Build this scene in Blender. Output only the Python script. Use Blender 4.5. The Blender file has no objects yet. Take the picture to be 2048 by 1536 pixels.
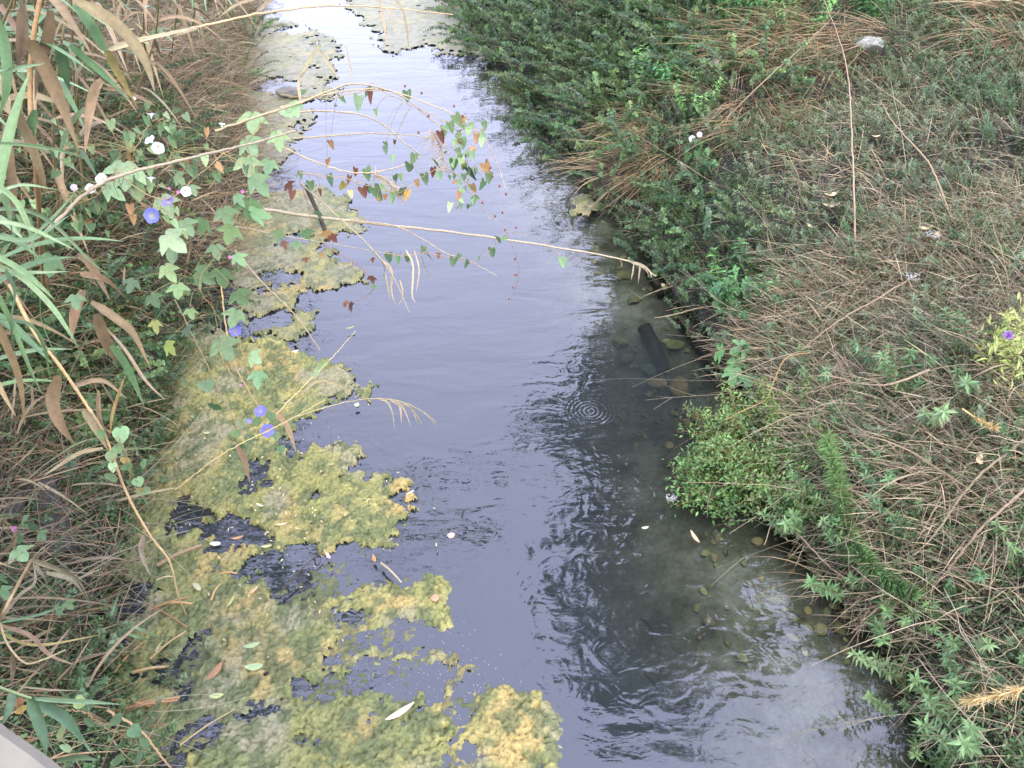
import bpy, math, random
import numpy as np
from mathutils import Vector, Matrix

random.seed(7)
rng = np.random.default_rng(11)
R = math.radians
scene = bpy.context.scene
COL = scene.collection

# ------------------------------------------------------------------ camera
H, PITCH, FOC = 4.0, R(40.0), 1547.0          # metres above the water, tilt down, focal length in photo pixels
cam_d = bpy.data.cameras.new("camera")
cam = bpy.data.objects.new("camera", cam_d)
COL.objects.link(cam)
cam.location = (0, 0, H)
cam.rotation_euler = (R(90) - PITCH, 0, 0)
cam_d.sensor_fit = 'HORIZONTAL'
cam_d.sensor_width = 36.0
cam_d.lens = 36.0 * FOC / 2048.0
cam_d.clip_start = 0.05
cam_d.clip_end = 2000
scene.camera = cam

# ------------------------------------------------------------------ light
SUN_EL, SUN_AZ = R(44), R(160)     # azimuth clockwise from +Y: behind the camera, right
SKY_SHARE, VEIL = .30, 10.8          # Nishita sky seen through a thin even cloud veil
world = bpy.data.worlds.new("World")
scene.world = world
world.use_nodes = True
wn, wl = world.node_tree.nodes, world.node_tree.links
wn.clear()
wout = wn.new('ShaderNodeOutputWorld')
bg = wn.new('ShaderNodeBackground')
sky = wn.new('ShaderNodeTexSky')
sky.sky_type = 'NISHITA'
sky.sun_disc = False
sky.sun_elevation = SUN_EL
sky.sun_rotation = SUN_AZ
sky.air_density = 1.0
sky.dust_density = 4.0
sky.ozone_density = 1.2
bg.inputs['Strength'].default_value = 0.15
bw = wn.new('ShaderNodeRGBToBW'); wl.new(sky.outputs[0], bw.inputs[0])
des = wn.new('ShaderNodeMix'); des.data_type = 'RGBA'; des.inputs[0].default_value = .72
wl.new(sky.outputs[0], des.inputs[6]); wl.new(bw.outputs[0], des.inputs[7])
half = wn.new('ShaderNodeVectorMath'); half.operation = 'SCALE'; half.inputs['Scale'].default_value = SKY_SHARE
wl.new(des.outputs[2], half.inputs[0])
veil = wn.new('ShaderNodeMix'); veil.data_type = 'RGBA'; veil.blend_type = 'ADD'; veil.inputs[0].default_value = 1.0
tcw = wn.new('ShaderNodeTexCoord'); cl = wn.new('ShaderNodeTexNoise'); cl.inputs['Scale'].default_value = 1.3; cl.inputs['Detail'].default_value = 4
wl.new(tcw.outputs['Generated'], cl.inputs['Vector'])
crw = wn.new('ShaderNodeValToRGB'); wl.new(cl.outputs['Fac'], crw.inputs[0])     # thin cloud over the whole sky
crw.color_ramp.elements[0].position = .3; crw.color_ramp.elements[0].color = tuple(a * VEIL * .85 for a in (.97, 1.03, 1.60)) + (1,)
crw.color_ramp.elements[1].position = .75; crw.color_ramp.elements[1].color = tuple(a * VEIL * 1.1 for a in (.98, 1.03, 1.46)) + (1,)
sxw = wn.new('ShaderNodeSeparateXYZ'); wl.new(tcw.outputs['Generated'], sxw.inputs[0])     # overcast: brighter overhead than at the horizon
grd = wn.new('ShaderNodeMath'); grd.operation = 'MULTIPLY_ADD'; grd.inputs[1].default_value = .42; grd.inputs[2].default_value = .68; wl.new(sxw.outputs[2], grd.inputs[0])
vsc = wn.new('ShaderNodeVectorMath'); vsc.operation = 'SCALE'; wl.new(crw.outputs[0], vsc.inputs[0]); wl.new(grd.outputs[0], vsc.inputs['Scale'])
wl.new(half.outputs[0], veil.inputs[6]); wl.new(vsc.outputs[0], veil.inputs[7])
wl.new(veil.outputs[2], bg.inputs['Color'])
wl.new(bg.outputs[0], wout.inputs['Surface'])

sun_d = bpy.data.lights.new("sun", 'SUN')
sun_d.energy = 1.3
sun_d.angle = R(18)
sun_d.color = (1.0, 0.84, 0.60)
sun = bpy.data.objects.new("sun", sun_d)
COL.objects.link(sun)
sd = Vector((math.sin(SUN_AZ) * math.cos(SUN_EL), math.cos(SUN_AZ) * math.cos(SUN_EL), math.sin(SUN_EL)))
sun.rotation_euler = sd.to_track_quat('Z', 'Y').to_euler()

scene.view_settings.view_transform = 'Standard'
scene.view_settings.look = 'None'
scene.view_settings.gamma = 1.0
scene.view_settings.use_curve_mapping = False
scene.view_settings.exposure = 1.3
scene.render.engine = 'CYCLES'
scene.cycles.max_bounces = 6
scene.cycles.diffuse_bounces = 3
scene.cycles.glossy_bounces = 3
scene.cycles.transmission_bounces = 4
scene.cycles.transparent_max_bounces = 10
scene.cycles.use_denoising = True
scene.cycles.caustics_reflective = False
scene.cycles.caustics_refractive = False

# ------------------------------------------------------------------ photo <-> place
SP, CP = math.sin(PITCH), math.cos(PITCH)
def ray(px, py):
    u = (np.asarray(px, float) - 1024) / FOC
    v = (np.asarray(py, float) - 768) / FOC
    return np.stack([u + 0 * v, CP - v * SP, -(SP + v * CP)], -1)
CAM = np.array([0, 0, H])
def at(px, py, z=0.0):
    r = ray(px, py)
    return CAM + r * ((H - z) / -r[..., 2])[..., None]
def dp(px, py, d):
    return CAM + ray(px, py) * np.asarray(d, float)[..., None] if np.ndim(d) else CAM + ray(px, py) * d
def project(P):
    P = np.asarray(P, float)
    x, y, z = P[..., 0], P[..., 1], H - P[..., 2]
    d = y * CP + z * SP
    d = np.where(d < 0.05, 0.05, d)
    return 1024 + FOC * x / d, 768 + FOC * (z * CP - y * SP) / d, d
A12 = R(12)
DS = np.array([-math.sin(A12), math.cos(A12)])     # along the stream
NT = np.array([math.cos(A12), math.sin(A12)])      # across it, to the right
def to_st(P):
    return P[..., 0] * DS[0] + P[..., 1] * DS[1], P[..., 0] * NT[0] + P[..., 1] * NT[1]
def from_st(s, t, z=0.0):
    s = np.asarray(s, float); t = np.asarray(t, float)
    return np.stack([s * DS[0] + t * NT[0], s * DS[1] + t * NT[1], z + 0 * s], -1)

# ------------------------------------------------------------------ noise
def _h(ix, iy, seed):
    n = (ix.astype(np.int64) * 374761393 + iy.astype(np.int64) * 668265263 + seed * 1274126177) & 0xffffffff
    n = ((n ^ (n >> 13)) * 1274126177) & 0xffffffff
    return ((n ^ (n >> 16)) & 0xffffff) / float(0xffffff)
def vnoise(x, y, seed=0):
    ix, iy = np.floor(x), np.floor(y)
    fx, fy = x - ix, y - iy
    fx = fx * fx * (3 - 2 * fx); fy = fy * fy * (3 - 2 * fy)
    a, b = _h(ix, iy, seed), _h(ix + 1, iy, seed)
    c, d = _h(ix, iy + 1, seed), _h(ix + 1, iy + 1, seed)
    return a + (b - a) * fx + (c - a) * fy + (a - b - c + d) * fx * fy
def fbm(x, y, seed=0, o=4):
    v = 0; amp = .5; tot = 0
    for k in range(o):
        v = v + amp * vnoise(x * 2 ** k, y * 2 ** k, seed + k); tot += amp; amp *= .5
    return v / tot
def worley(x, y, seed=0):
    ix, iy = np.floor(x), np.floor(y)
    best = np.full(x.shape, 9.0)
    for dx in (-1, 0, 1):
        for dy in (-1, 0, 1):
            cx, cy = ix + dx, iy + dy
            qx = cx + _h(cx, cy, seed); qy = cy + _h(cx, cy, seed + 17)
            best = np.minimum(best, (x - qx) ** 2 + (y - qy) ** 2)
    return np.sqrt(best)

# ------------------------------------------------------------------ ground shape
_r = np.array([(1875, 1536), (1850, 1420), (1835, 1340), (1730, 1240), (1650, 1140), (1590, 1050), (1560, 960), (1530, 860),
               (1500, 780), (1420, 660), (1345, 580), (1300, 500), (1290, 440), (1200, 400), (1150, 300), (1085, 200), (1010, 130), (965, 60), (940, 0)], float)
_l = np.array([(270, 1536), (220, 1400), (180, 1230), (225, 1120), (275, 960), (320, 800), (365, 650), (440, 560),
               (470, 430), (500, 330), (490, 200), (480, 100), (500, 30), (520, 0)], float)
_sr, _tr = to_st(at(_r[:, 0], _r[:, 1])); _sl, _tl = to_st(at(_l[:, 0], _l[:, 1]))
_o = np.argsort(_sr); _sr, _tr = _sr[_o], _tr[_o]
_o = np.argsort(_sl); _sl, _tl = _sl[_o], _tl[_o]
def t_right(s): return np.interp(s, _sr, _tr)
def t_left(s): return np.interp(s, _sl, _tl)
def ground_st(s, t):
    er = t - t_right(s); el = t_left(s) - t
    n = fbm(s * 1.3 + 5, t * 1.3, 3) - .5
    zr = .16 * (1 - np.exp(-np.maximum(er, 0) / .05)) + 1.85 * (1 - np.exp(-np.maximum(er, 0) / 2.5)) + n * .28 * np.clip(er / .6, 0, 1)
    zl = .08 * (1 - np.exp(-np.maximum(el, 0) / .05)) + 1.6 * (1 - np.exp(-np.maximum(el, 0) / 2.0)) + n * .25 * np.clip(el / .6, 0, 1)
    inside = np.minimum(-er, -el)
    rside = np.clip(-er / 1.6, 0, 1)
    pit = .30 * np.exp(-(((s - 4.55) / .8) ** 2 + ((er + .75) / .5) ** 2))
    bed = -(.05 + .11 * np.sqrt(np.clip(-er, 0, 1.2)) + .50 * rside ** 3 + pit) * np.clip(-el / .25 + .2, 0.1, 1) - n * .05
    bed = np.where(inside < .15, bed * np.clip(inside / .15, 0, 1) - .01, bed)
    return np.where(er > 0, zr, np.where(el > 0, zl, bed))
def ground(x, y):
    P = np.stack([np.asarray(x, float), np.asarray(y, float)], -1)
    return ground_st(*to_st(P))
def on_bank(px, py, h=0.0):
    """first point on the photo ray that is h above the ground (or water)"""
    r = ray(px, py)
    d = 1.2
    while d < 40:
        p = CAM + r * d
        g = max(float(ground(p[0], p[1])), 0.0)
        if p[2] <= g + h: return p
        d += .02
    return CAM + r * 15

# ------------------------------------------------------------------ mesh building
class MB:
    def __init__(self): self.v = []; self.f = []; self.c = []; self.n = 0
    def add(self, V, F, C):
        V = np.asarray(V, float).reshape(-1, 3)
        C = np.asarray(C, float)
        if C.ndim == 1: C = np.tile(C, (len(V), 1))
        self.v.append(V); self.c.append(C[:, :3])
        for a in (F if isinstance(F, list) else [F]):
            self.f.append(np.asarray(a, np.int64) + self.n)
        self.n += len(V)
        return self
    def build(self, name, mat, parent=None, smooth=True, origin=None):
        V = np.concatenate(self.v); Cc = np.concatenate(self.c)
        if parent is not None: off = np.array(world_of(parent))
        elif origin is not None: off = np.array(origin, float)
        else: off = np.array([V[:, 0].mean(), V[:, 1].mean(), V[:, 2].min()])
        V = V - off
        me = bpy.data.meshes.new(name)
        me.vertices.add(len(V)); me.vertices.foreach_set('co', V.astype(np.float32).ravel())
        loops = np.concatenate([a.ravel() for a in self.f])
        tot = np.concatenate([np.full(len(a), a.shape[1]) for a in self.f])
        start = np.concatenate([[0], np.cumsum(tot)[:-1]])
        me.loops.add(len(loops)); me.loops.foreach_set('vertex_index', loops.astype(np.int32))
        me.polygons.add(len(tot)); me.polygons.foreach_set('loop_start', start.astype(np.int32))
        me.polygons.foreach_set('loop_total', tot.astype(np.int32))
        me.update(calc_edges=True)
        at_ = me.attributes.new('col', 'FLOAT_COLOR', 'POINT')
        at_.data.foreach_set('color', np.concatenate([Cc, np.ones((len(Cc), 1))], 1).astype(np.float32).ravel())
        me.polygons.foreach_set('use_smooth', np.full(len(tot), smooth))
        me.materials.append(mat)
        o = bpy.data.objects.new(name, me); COL.objects.link(o)
        if parent is not None: o.parent = parent
        else: o.location = off
        return o
def world_of(o):
    p = np.zeros(3)
    while o is not None:
        p += np.array(o.location); o = o.parent
    return p
def tag(o, label=None, cat=None, group=None, kind=None):
    if label: o['label'] = label
    if cat: o['category'] = cat
    if group: o['group'] = group
    if kind: o['kind'] = kind
    return o
def thing(name, label, cat, loc=(0, 0, 0), group=None):
    o = bpy.data.objects.new(name, None); COL.objects.link(o)
    o.location = [float(a) for a in loc]; o.empty_display_size = .1
    return tag(o, label, cat, group)
def copy_tree(o, parent=None):
    c = o.copy(); COL.objects.link(c)
    if parent is not None: c.parent = parent
    for ch in list(o.children): copy_tree(ch, c)
    return c

def unit(a): return a / np.maximum(np.linalg.norm(a, axis=-1, keepdims=True), 1e-9)
def curve(P, n):
    """smooth resample through points"""
    P = np.asarray(P, float)
    if len(P) == 2: return P[0] + (P[1] - P[0]) * np.linspace(0, 1, n)[:, None]
    Q = np.vstack([2 * P[0] - P[1], P, 2 * P[-1] - P[-2]])
    T = np.linspace(0, len(P) - 1 - 1e-6, n); i = T.astype(int); f = (T - i)[:, None]
    a, b, c, d = Q[i], Q[i + 1], Q[i + 2], Q[i + 3]
    return .5 * (2 * b + (c - a) * f + (2 * a - 5 * b + 4 * c - d) * f ** 2 + (3 * b - a - 3 * c + d) * f ** 3)
def jcol(base, m, sat=.25, val=.35):
    base = np.asarray(base, float)
    k = 1 + (rng.random((m, 1)) - .5) * 2 * val
    return np.clip(base * k * (1 + (rng.random((m, 3)) - .5) * sat), .003, .9)
def tubes(mb, S, rad, cols, sides=3):
    """S (m,k,3) centre lines, rad (m,k), cols (m,3)"""
    S = np.asarray(S, float); m, k, _ = S.shape
    T = unit(np.gradient(S, axis=1))
    ref = unit(rng.normal(size=(m, 1, 3)))
    a = unit(np.cross(T, ref + 0 * T)); b = np.cross(T, a)
    th = np.arange(sides) * 2 * math.pi / sides
    V = S[:, :, None] + rad[:, :, None, None] * (a[:, :, None] * np.cos(th)[None, None, :, None] + b[:, :, None] * np.sin(th)[None, None, :, None])
    base = (np.arange(m) * k * sides)[:, None, None] + (np.arange(k - 1) * sides)[None, :, None]
    j = np.arange(sides)[None, None]; j2 = (j + 1) % sides
    F = np.stack([base + j, base + j2, base + sides + j2, base + sides + j], -1).reshape(-1, 4)
    mb.add(V, F, np.repeat(np.asarray(cols), k * sides, 0))
def tube1(mb, P, r0, r1, col, n=24, sides=6, knots=0, jit=0.0):
    C = curve(P, n)
    if jit: C[1:-1] += rng.normal(size=(n - 2, 3)) * jit
    rr = np.linspace(r0, r1, n)
    if knots:
        L = np.linspace(0, knots, n); rr = rr * (1 + .28 * np.exp(-((L - np.round(L)) * 9) ** 2))
    tubes(mb, C[None], rr[None], np.array([col]), sides)
    # caps
    return C
def strips(mb, S, wid, side, cols, fold=0.0):
    """flat or folded blades: S (m,k,3), wid (m,k), side (m,3) or (m,k,3)"""
    m, k, _ = S.shape
    if side.ndim == 2: side = np.repeat(side[:, None], k, 1)
    T = unit(np.gradient(S, axis=1))
    side = unit(side - T * (side * T).sum(-1, keepdims=True))
    if fold:
        N = np.cross(side, T)
        V = np.stack([S - side * wid[..., None] / 2 + N * wid[..., None] * fold, S, S + side * wid[..., None] / 2 + N * wid[..., None] * fold], 2)
        w = 3
    else:
        V = np.stack([S - side * wid[..., None] / 2, S + side * wid[..., None] / 2], 2); w = 2
    base = (np.arange(m) * k * w)[:, None, None] + (np.arange(k - 1) * w)[None, :, None] + np.arange(w - 1)[None, None]
    F = np.stack([base, base + 1, base + w + 1, base + w], -1).reshape(-1, 4)
    cols = np.asarray(cols, float)
    mb.add(V, F, cols if cols.ndim == 1 or len(cols) == m * k * w else np.repeat(cols, k * w, 0))
def droop(P, D, L, g, k=5, curl=.1):
    """m strands from P in direction D, length L, sagging by g"""
    m = len(P); u = np.linspace(0, 1, k)[None, :, None]
    c = rng.normal(size=(m, 1, 3)) * curl
    return P[:, None] + L[:, None, None] * (unit(D)[:, None] * u + c * u ** 2 + np.array([0, 0, -1]) * g[:, None, None] * u ** 2)

# leaf shapes: (verts, faces) base at origin, tip +Y, face +Z
KITE = (np.array([[0, 0, 0], [-.5, .42, .10], [0, .45, 0], [.5, .42, .10], [0, 1, -.06]]), np.array([[0, 2, 1], [0, 3, 2], [1, 2, 4], [2, 3, 4]]))
OVAL = (np.array([[0, 0, 0], [-.36, .2, .06], [-.5, .5, .10], [-.26, .82, .04], [0, 1, -.06], [.26, .82, .04], [.5, .5, .10], [.36, .2, .06], [0, .5, 0]]),
        np.array([[8, 1, 0], [8, 2, 1], [8, 3, 2], [8, 4, 3], [8, 5, 4], [8, 6, 5], [8, 7, 6], [8, 0, 7]]))
def outline_leaf(half, centre, cup=.08):
    """half: list of (x,y) from the base notch round the right to the tip"""
    pts = [(x, y) for x, y in half] + [(-x, y) for x, y in half[::-1][1:] if abs(x) > 1e-6]
    V = [(x, y, cup * abs(x) - .12 * max(y - .5, 0) ** 2 + .03 * math.sin(9 * x + 7 * y)) for x, y in pts]
    n = len(V); V.append((0, centre, -.02))
    return np.array(V, float), np.array([[n, (i + 1) % n, i] for i in range(n)])[:, ::-1]
LOBED = outline_leaf([(0, .08), (.12, -.02), (.30, .02), (.42, .16), (.62, .34), (.74, .52), (.50, .50), (.28, .46), (.30, .62), (.24, .82), (.10, .98), (0, 1.08)], .22)
ARROW = outline_leaf([(0, .10), (.10, -.02), (.26, -.10), (.36, .0), (.36, .18), (.30, .42), (.20, .68), (.08, .90), (0, 1.0)], .25, .2)
HEART = outline_leaf([(0, .08), (.12, -.04), (.32, -.02), (.48, .14), (.48, .36), (.34, .62), (.14, .86), (0, .98)], .3, .14)
FIG = outline_leaf([(0, .06), (.14, -.04), (.32, .0), (.46, .12), (.44, .22), (.28, .26), (.52, .34), (.66, .50), (.60, .62), (.42, .54), (.20, .46), (.24, .62), (.26, .84), (.14, .98), (0, 1.02)], .22, .1)
def leaves(mb, tpl, P, D, N, size, width, cols, curl=0.0):
    """m leaves at P pointing D with face N"""
    V, F = tpl; P = np.asarray(P, float); m = len(P)
    Y = unit(D); X = unit(np.cross(Y, N)); Z = np.cross(X, Y)
    s = np.asarray(size, float).reshape(-1, 1) * np.ones((m, 1)); w = np.asarray(width, float).reshape(-1, 1) * np.ones((m, 1))
    vx = V[None, :, 0] * s * w; vy = V[None, :, 1] * s; vz = V[None, :, 2] * s
    W = P[:, None] + X[:, None] * vx[..., None] + Y[:, None] * vy[..., None] + Z[:, None] * vz[..., None]
    Fm = (F[None] + (np.arange(m) * len(V))[:, None, None]).reshape(-1, 3)
    mb.add(W, Fm, np.repeat(cols, len(V), 0))

# ------------------------------------------------------------------ materials
def new_mat(name):
    m = bpy.data.materials.new(name); m.use_nodes = True
    nt = m.node_tree; nt.nodes.clear()
    return m, nt, nt.nodes.new('ShaderNodeOutputMaterial')
def N_(nt, t, **kw):
    n = nt.nodes.new(t)
    for k, v in kw.items():
        if k in n.inputs: n.inputs[k].default_value = v
        else: setattr(n, k, v)
    return n
def mathn(nt, op, a, b=None, c=None, clamp=False):
    n = nt.nodes.new('ShaderNodeMath'); n.operation = op; n.use_clamp = clamp
    for i, x in enumerate((a, b, c)):
        if x is None: continue
        if hasattr(x, 'links') or hasattr(x, 'is_linked'): nt.links.new(x, n.inputs[i])
        else: n.inputs[i].default_value = x
    return n.outputs[0]
def organic(name, rough=.55, trans=.25, spec=.35, scale=60, amt=.45, bump=.3, objvar=.0, gain=.88, tint=(1.06, 1.02, .76)):
    """material for plant matter: own colour from the 'col' attribute, mottled"""
    m, nt, out = new_mat(name); L = nt.links
    a = N_(nt, 'ShaderNodeAttribute', attribute_name='col')
    tc = N_(nt, 'ShaderNodeTexCoord')
    no = N_(nt, 'ShaderNodeTexNoise', Scale=scale, Detail=3.0)
    L.new(tc.outputs['Object'], no.inputs['Vector'])
    ramp = mathn(nt, 'MULTIPLY_ADD', no.outputs['Fac'], amt * 2 * gain, (1 - amt) * gain)
    vm = N_(nt, 'ShaderNodeVectorMath', operation='SCALE')
    L.new(a.outputs['Color'], vm.inputs[0]); L.new(ramp, vm.inputs['Scale'])
    wb = N_(nt, 'ShaderNodeVectorMath', operation='MULTIPLY'); wb.inputs[1].default_value = tint; L.new(vm.outputs[0], wb.inputs[0])
    colr = wb.outputs[0]
    if objvar:
        oi = N_(nt, 'ShaderNodeObjectInfo')
        hs = N_(nt, 'ShaderNodeHueSaturation')
        L.new(mathn(nt, 'MULTIPLY_ADD', oi.outputs['Random'], objvar * .12, .5 - objvar * .06), hs.inputs['Hue'])
        L.new(mathn(nt, 'MULTIPLY_ADD', oi.outputs['Random'], -objvar * 1.0, 1 + objvar * .5), hs.inputs['Value'])
        L.new(colr, hs.inputs['Color']); colr = hs.outputs[0]
    p = N_(nt, 'ShaderNodeBsdfPrincipled', Roughness=rough)
    p.inputs['Specular IOR Level'].default_value = spec
    L.new(colr, p.inputs['Base Color'])
    if bump:
        b = N_(nt, 'ShaderNodeBump', Strength=bump, Distance=.002)
        L.new(no.outputs['Fac'], b.inputs['Height']); L.new(b.outputs[0], p.inputs['Normal'])
    sh = p.outputs[0]
    if trans:
        t = N_(nt, 'ShaderNodeBsdfTranslucent'); L.new(colr, t.inputs['Color'])
        mx = N_(nt, 'ShaderNodeMixShader', Fac=trans); L.new(sh, mx.inputs[1]); L.new(t.outputs[0], mx.inputs[2]); sh = mx.outputs[0]
    L.new(sh, out.inputs['Surface'])
    return m
M_LEAF = organic('green_leaf', .5, .3, .35, 45, .3, .2, .4, gain=.92, tint=(.96, 1.04, .80))
M_BIGLEAF = organic('broad_leaf', .5, .25, .4, 60, .3, .3, .15, gain=.90, tint=(.98, 1.04, .82))
M_DRY = organic('dry_blade', .75, .15, .2, 50, .35, .3, .2)
M_STEM = organic('stem', .7, 0, .25, 70, .45, .4, .15)
M_PETAL = organic('petal', .6, .35, .2, 40, .08, 0, gain=.95, tint=(1, 1, 1))
M_STONE = organic('stone', .7, 0, .3, 14, .55, .8)
M_PLASTIC = organic('thin_plastic', .35, .2, .5, 12, .12, .4)
M_CONCRETE = organic('weathered_concrete', .85, 0, .2, 18, .35, .8)
M_FISH = organic('fish_skin', .4, 0, .5, 60, .4, 0)

# ground: damp litter on the banks passing into pale silt with green patches under water ('col'.r)
M_EARTH, nt, out = new_mat('earth_and_silt'); L = nt.links
tc = N_(nt, 'ShaderNodeTexCoord')
n1 = N_(nt, 'ShaderNodeTexNoise', Scale=3.0, Detail=8.0, Roughness=.7); L.new(tc.outputs['Object'], n1.inputs['Vector'])
n2 = N_(nt, 'ShaderNodeTexNoise', Scale=45.0, Detail=4.0); L.new(tc.outputs['Object'], n2.inputs['Vector'])
n3 = N_(nt, 'ShaderNodeTexNoise', Scale=2.6, Detail=10.0, Roughness=.72); L.new(tc.outputs['Object'], n3.inputs['Vector'])
cr = N_(nt, 'ShaderNodeValToRGB'); L.new(n1.outputs['Fac'], cr.inputs[0])
e = cr.color_ramp.elements; e[0].position = .3; e[0].color = (.014, .012, .008, 1); e[1].position = .75; e[1].color = (.07, .058, .038, 1)
x = e.new(.5); x.color = (.026, .024, .014, 1)
cb = N_(nt, 'ShaderNodeValToRGB'); L.new(n3.outputs['Fac'], cb.inputs[0])
e = cb.color_ramp.elements; e[0].position = .36; e[0].color = (.075, .075, .03, 1); e[1].position = .62; e[1].color = (.38, .37, .26, 1)
x = e.new(.49); x.color = (.21, .205, .12, 1)
mx2 = N_(nt, 'ShaderNodeMix', data_type='RGBA'); mx2.blend_type = 'MULTIPLY'; mx2.inputs[0].default_value = .55
L.new(cb.outputs[0], mx2.inputs[6]); L.new(n2.outputs['Color'], mx2.inputs[7])
at_ = N_(nt, 'ShaderNodeAttribute', attribute_name='col'); sp_ = N_(nt, 'ShaderNodeSeparateColor'); L.new(at_.outputs['Color'], sp_.inputs[0])
mx = N_(nt, 'ShaderNodeMix', data_type='RGBA'); L.new(sp_.outputs[0], mx.inputs[0]); L.new(cr.outputs[0], mx.inputs[6]); L.new(mx2.outputs[2], mx.inputs[7])
b = N_(nt, 'ShaderNodeBump', Strength=.7, Distance=.015); L.new(n2.outputs['Fac'], b.inputs['Height'])
p = N_(nt, 'ShaderNodeBsdfPrincipled', Roughness=.9); L.new(mx.outputs[2], p.inputs['Base Color']); L.new(b.outputs[0], p.inputs['Normal'])
L.new(p.outputs[0], out.inputs['Surface'])

# floating algae
M_ALGAE, nt, out = new_mat('floating_algae'); L = nt.links
a = N_(nt, 'ShaderNodeAttribute', attribute_name='col')
tc = N_(nt, 'ShaderNodeTexCoord')
n2 = N_(nt, 'ShaderNodeTexNoise', Scale=55.0, Detail=6.0, Roughness=.75); L.new(tc.outputs['Object'], n2.inputs['Vector'])
vm = N_(nt, 'ShaderNodeVectorMath', operation='SCALE'); L.new(a.outputs['Color'], vm.inputs[0])
L.new(mathn(nt, 'MULTIPLY_ADD', n2.outputs['Fac'], 2.2, -.15), vm.inputs['Scale'])
b = N_(nt, 'ShaderNodeBump', Strength=.9, Distance=.008); L.new(n2.outputs['Fac'], b.inputs['Height'])
p = N_(nt, 'ShaderNodeBsdfPrincipled', Roughness=.6); L.new(vm.outputs[0], p.inputs['Base Color']); L.new(b.outputs[0], p.inputs['Normal'])
p.inputs['Specular IOR Level'].default_value = .4
L.new(p.outputs[0], out.inputs['Surface'])

# water: Fresnel mirror over a murky, partly clear body; 'col'.r = how murky the depth makes it, 'col'.g = how ruffled
M_WATER, nt, out = new_mat('stream_water'); L = nt.links
a = N_(nt, 'ShaderNodeAttribute', attribute_name='col')
sep = N_(nt, 'ShaderNodeSeparateColor'); L.new(a.outputs['Color'], sep.inputs[0])
geo = N_(nt, 'ShaderNodeNewGeometry')
mp = N_(nt, 'ShaderNodeMapping'); mp.inputs['Rotation'].default_value = (0, 0, A12 * -1); L.new(geo.outputs['Position'], mp.inputs['Vector'])
mp2 = N_(nt, 'ShaderNodeMapping'); mp2.inputs['Scale'].default_value = (1.0, 2.6, 1.0); L.new(geo.outputs['Position'], mp2.inputs['Vector'])
w1 = N_(nt, 'ShaderNodeTexNoise', Scale=1.5, Detail=2.0, Distortion=.6); L.new(mp2.outputs[0], w1.inputs['Vector'])
w2 = N_(nt, 'ShaderNodeTexNoise', Scale=7.0, Detail=2.0, Distortion=1.2); L.new(mp2.outputs[0], w2.inputs['Vector'])
w3 = N_(nt, 'ShaderNodeTexNoise', Scale=5.5, Detail=1.5, Distortion=1.8); L.new(geo.outputs['Position'], w3.inputs['Vector'])
h = mathn(nt, 'MULTIPLY', w1.outputs['Fac'], .010)
h = mathn(nt, 'ADD', h, mathn(nt, 'MULTIPLY', w2.outputs['Fac'], .0008))
h = mathn(nt, 'ADD', h, mathn(nt, 'MULTIPLY', mathn(nt, 'MULTIPLY', w3.outputs['Fac'], .0075), sep.outputs[1]))
sx = N_(nt, 'ShaderNodeSeparateXYZ'); L.new(geo.outputs['Position'], sx.inputs[0])
for (qx, qy, rad_, amp_) in ((1180, 822, .22, .0006), (729, 612, .10, .0016), (1445, 1075, .12, .0012), (880, 700, .05, .0006)):
    c_ = at(qx, qy)
    dx = mathn(nt, 'SUBTRACT', sx.outputs[0], float(c_[0])); dy = mathn(nt, 'SUBTRACT', sx.outputs[1], float(c_[1]))
    dist = mathn(nt, 'SQRT', mathn(nt, 'ADD', mathn(nt, 'MULTIPLY', dx, dx), mathn(nt, 'MULTIPLY', dy, dy)))
    env = mathn(nt, 'POWER', mathn(nt, 'SUBTRACT', 1.0, mathn(nt, 'DIVIDE', dist, rad_), clamp=True), .7)
    wv = mathn(nt, 'SINE', mathn(nt, 'MULTIPLY', dist, 2 * math.pi / .032))
    h = mathn(nt, 'ADD', h, mathn(nt, 'MULTIPLY', mathn(nt, 'MULTIPLY', wv, env), amp_))
b = N_(nt, 'ShaderNodeBump', Strength=1.0, Distance=1.0); L.new(h, b.inputs['Height'])
fr = N_(nt, 'ShaderNodeFresnel', IOR=1.62); L.new(b.outputs[0], fr.inputs['Normal'])
gl = N_(nt, 'ShaderNodeBsdfGlossy', Roughness=.015); gl.inputs['Color'].default_value = (1, 1, 1, 1); L.new(b.outputs[0], gl.inputs['Normal'])
tr = N_(nt, 'ShaderNodeBsdfTransparent'); tr.inputs['Color'].default_value = (.93, .96, .86, 1)
df = N_(nt, 'ShaderNodeBsdfDiffuse'); df.inputs['Color'].default_value = (.018, .022, .022, 1)
body = N_(nt, 'ShaderNodeMixShader'); L.new(sep.outputs[0], body.inputs[0]); L.new(tr.outputs[0], body.inputs[1]); L.new(df.outputs[0], body.inputs[2])
mx = N_(nt, 'ShaderNodeMixShader'); L.new(fr.outputs[0], mx.inputs[0]); L.new(body.outputs[0], mx.inputs[1]); L.new(gl.outputs[0], mx.inputs[2])
L.new(mx.outputs[0], out.inputs['Surface'])

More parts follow.
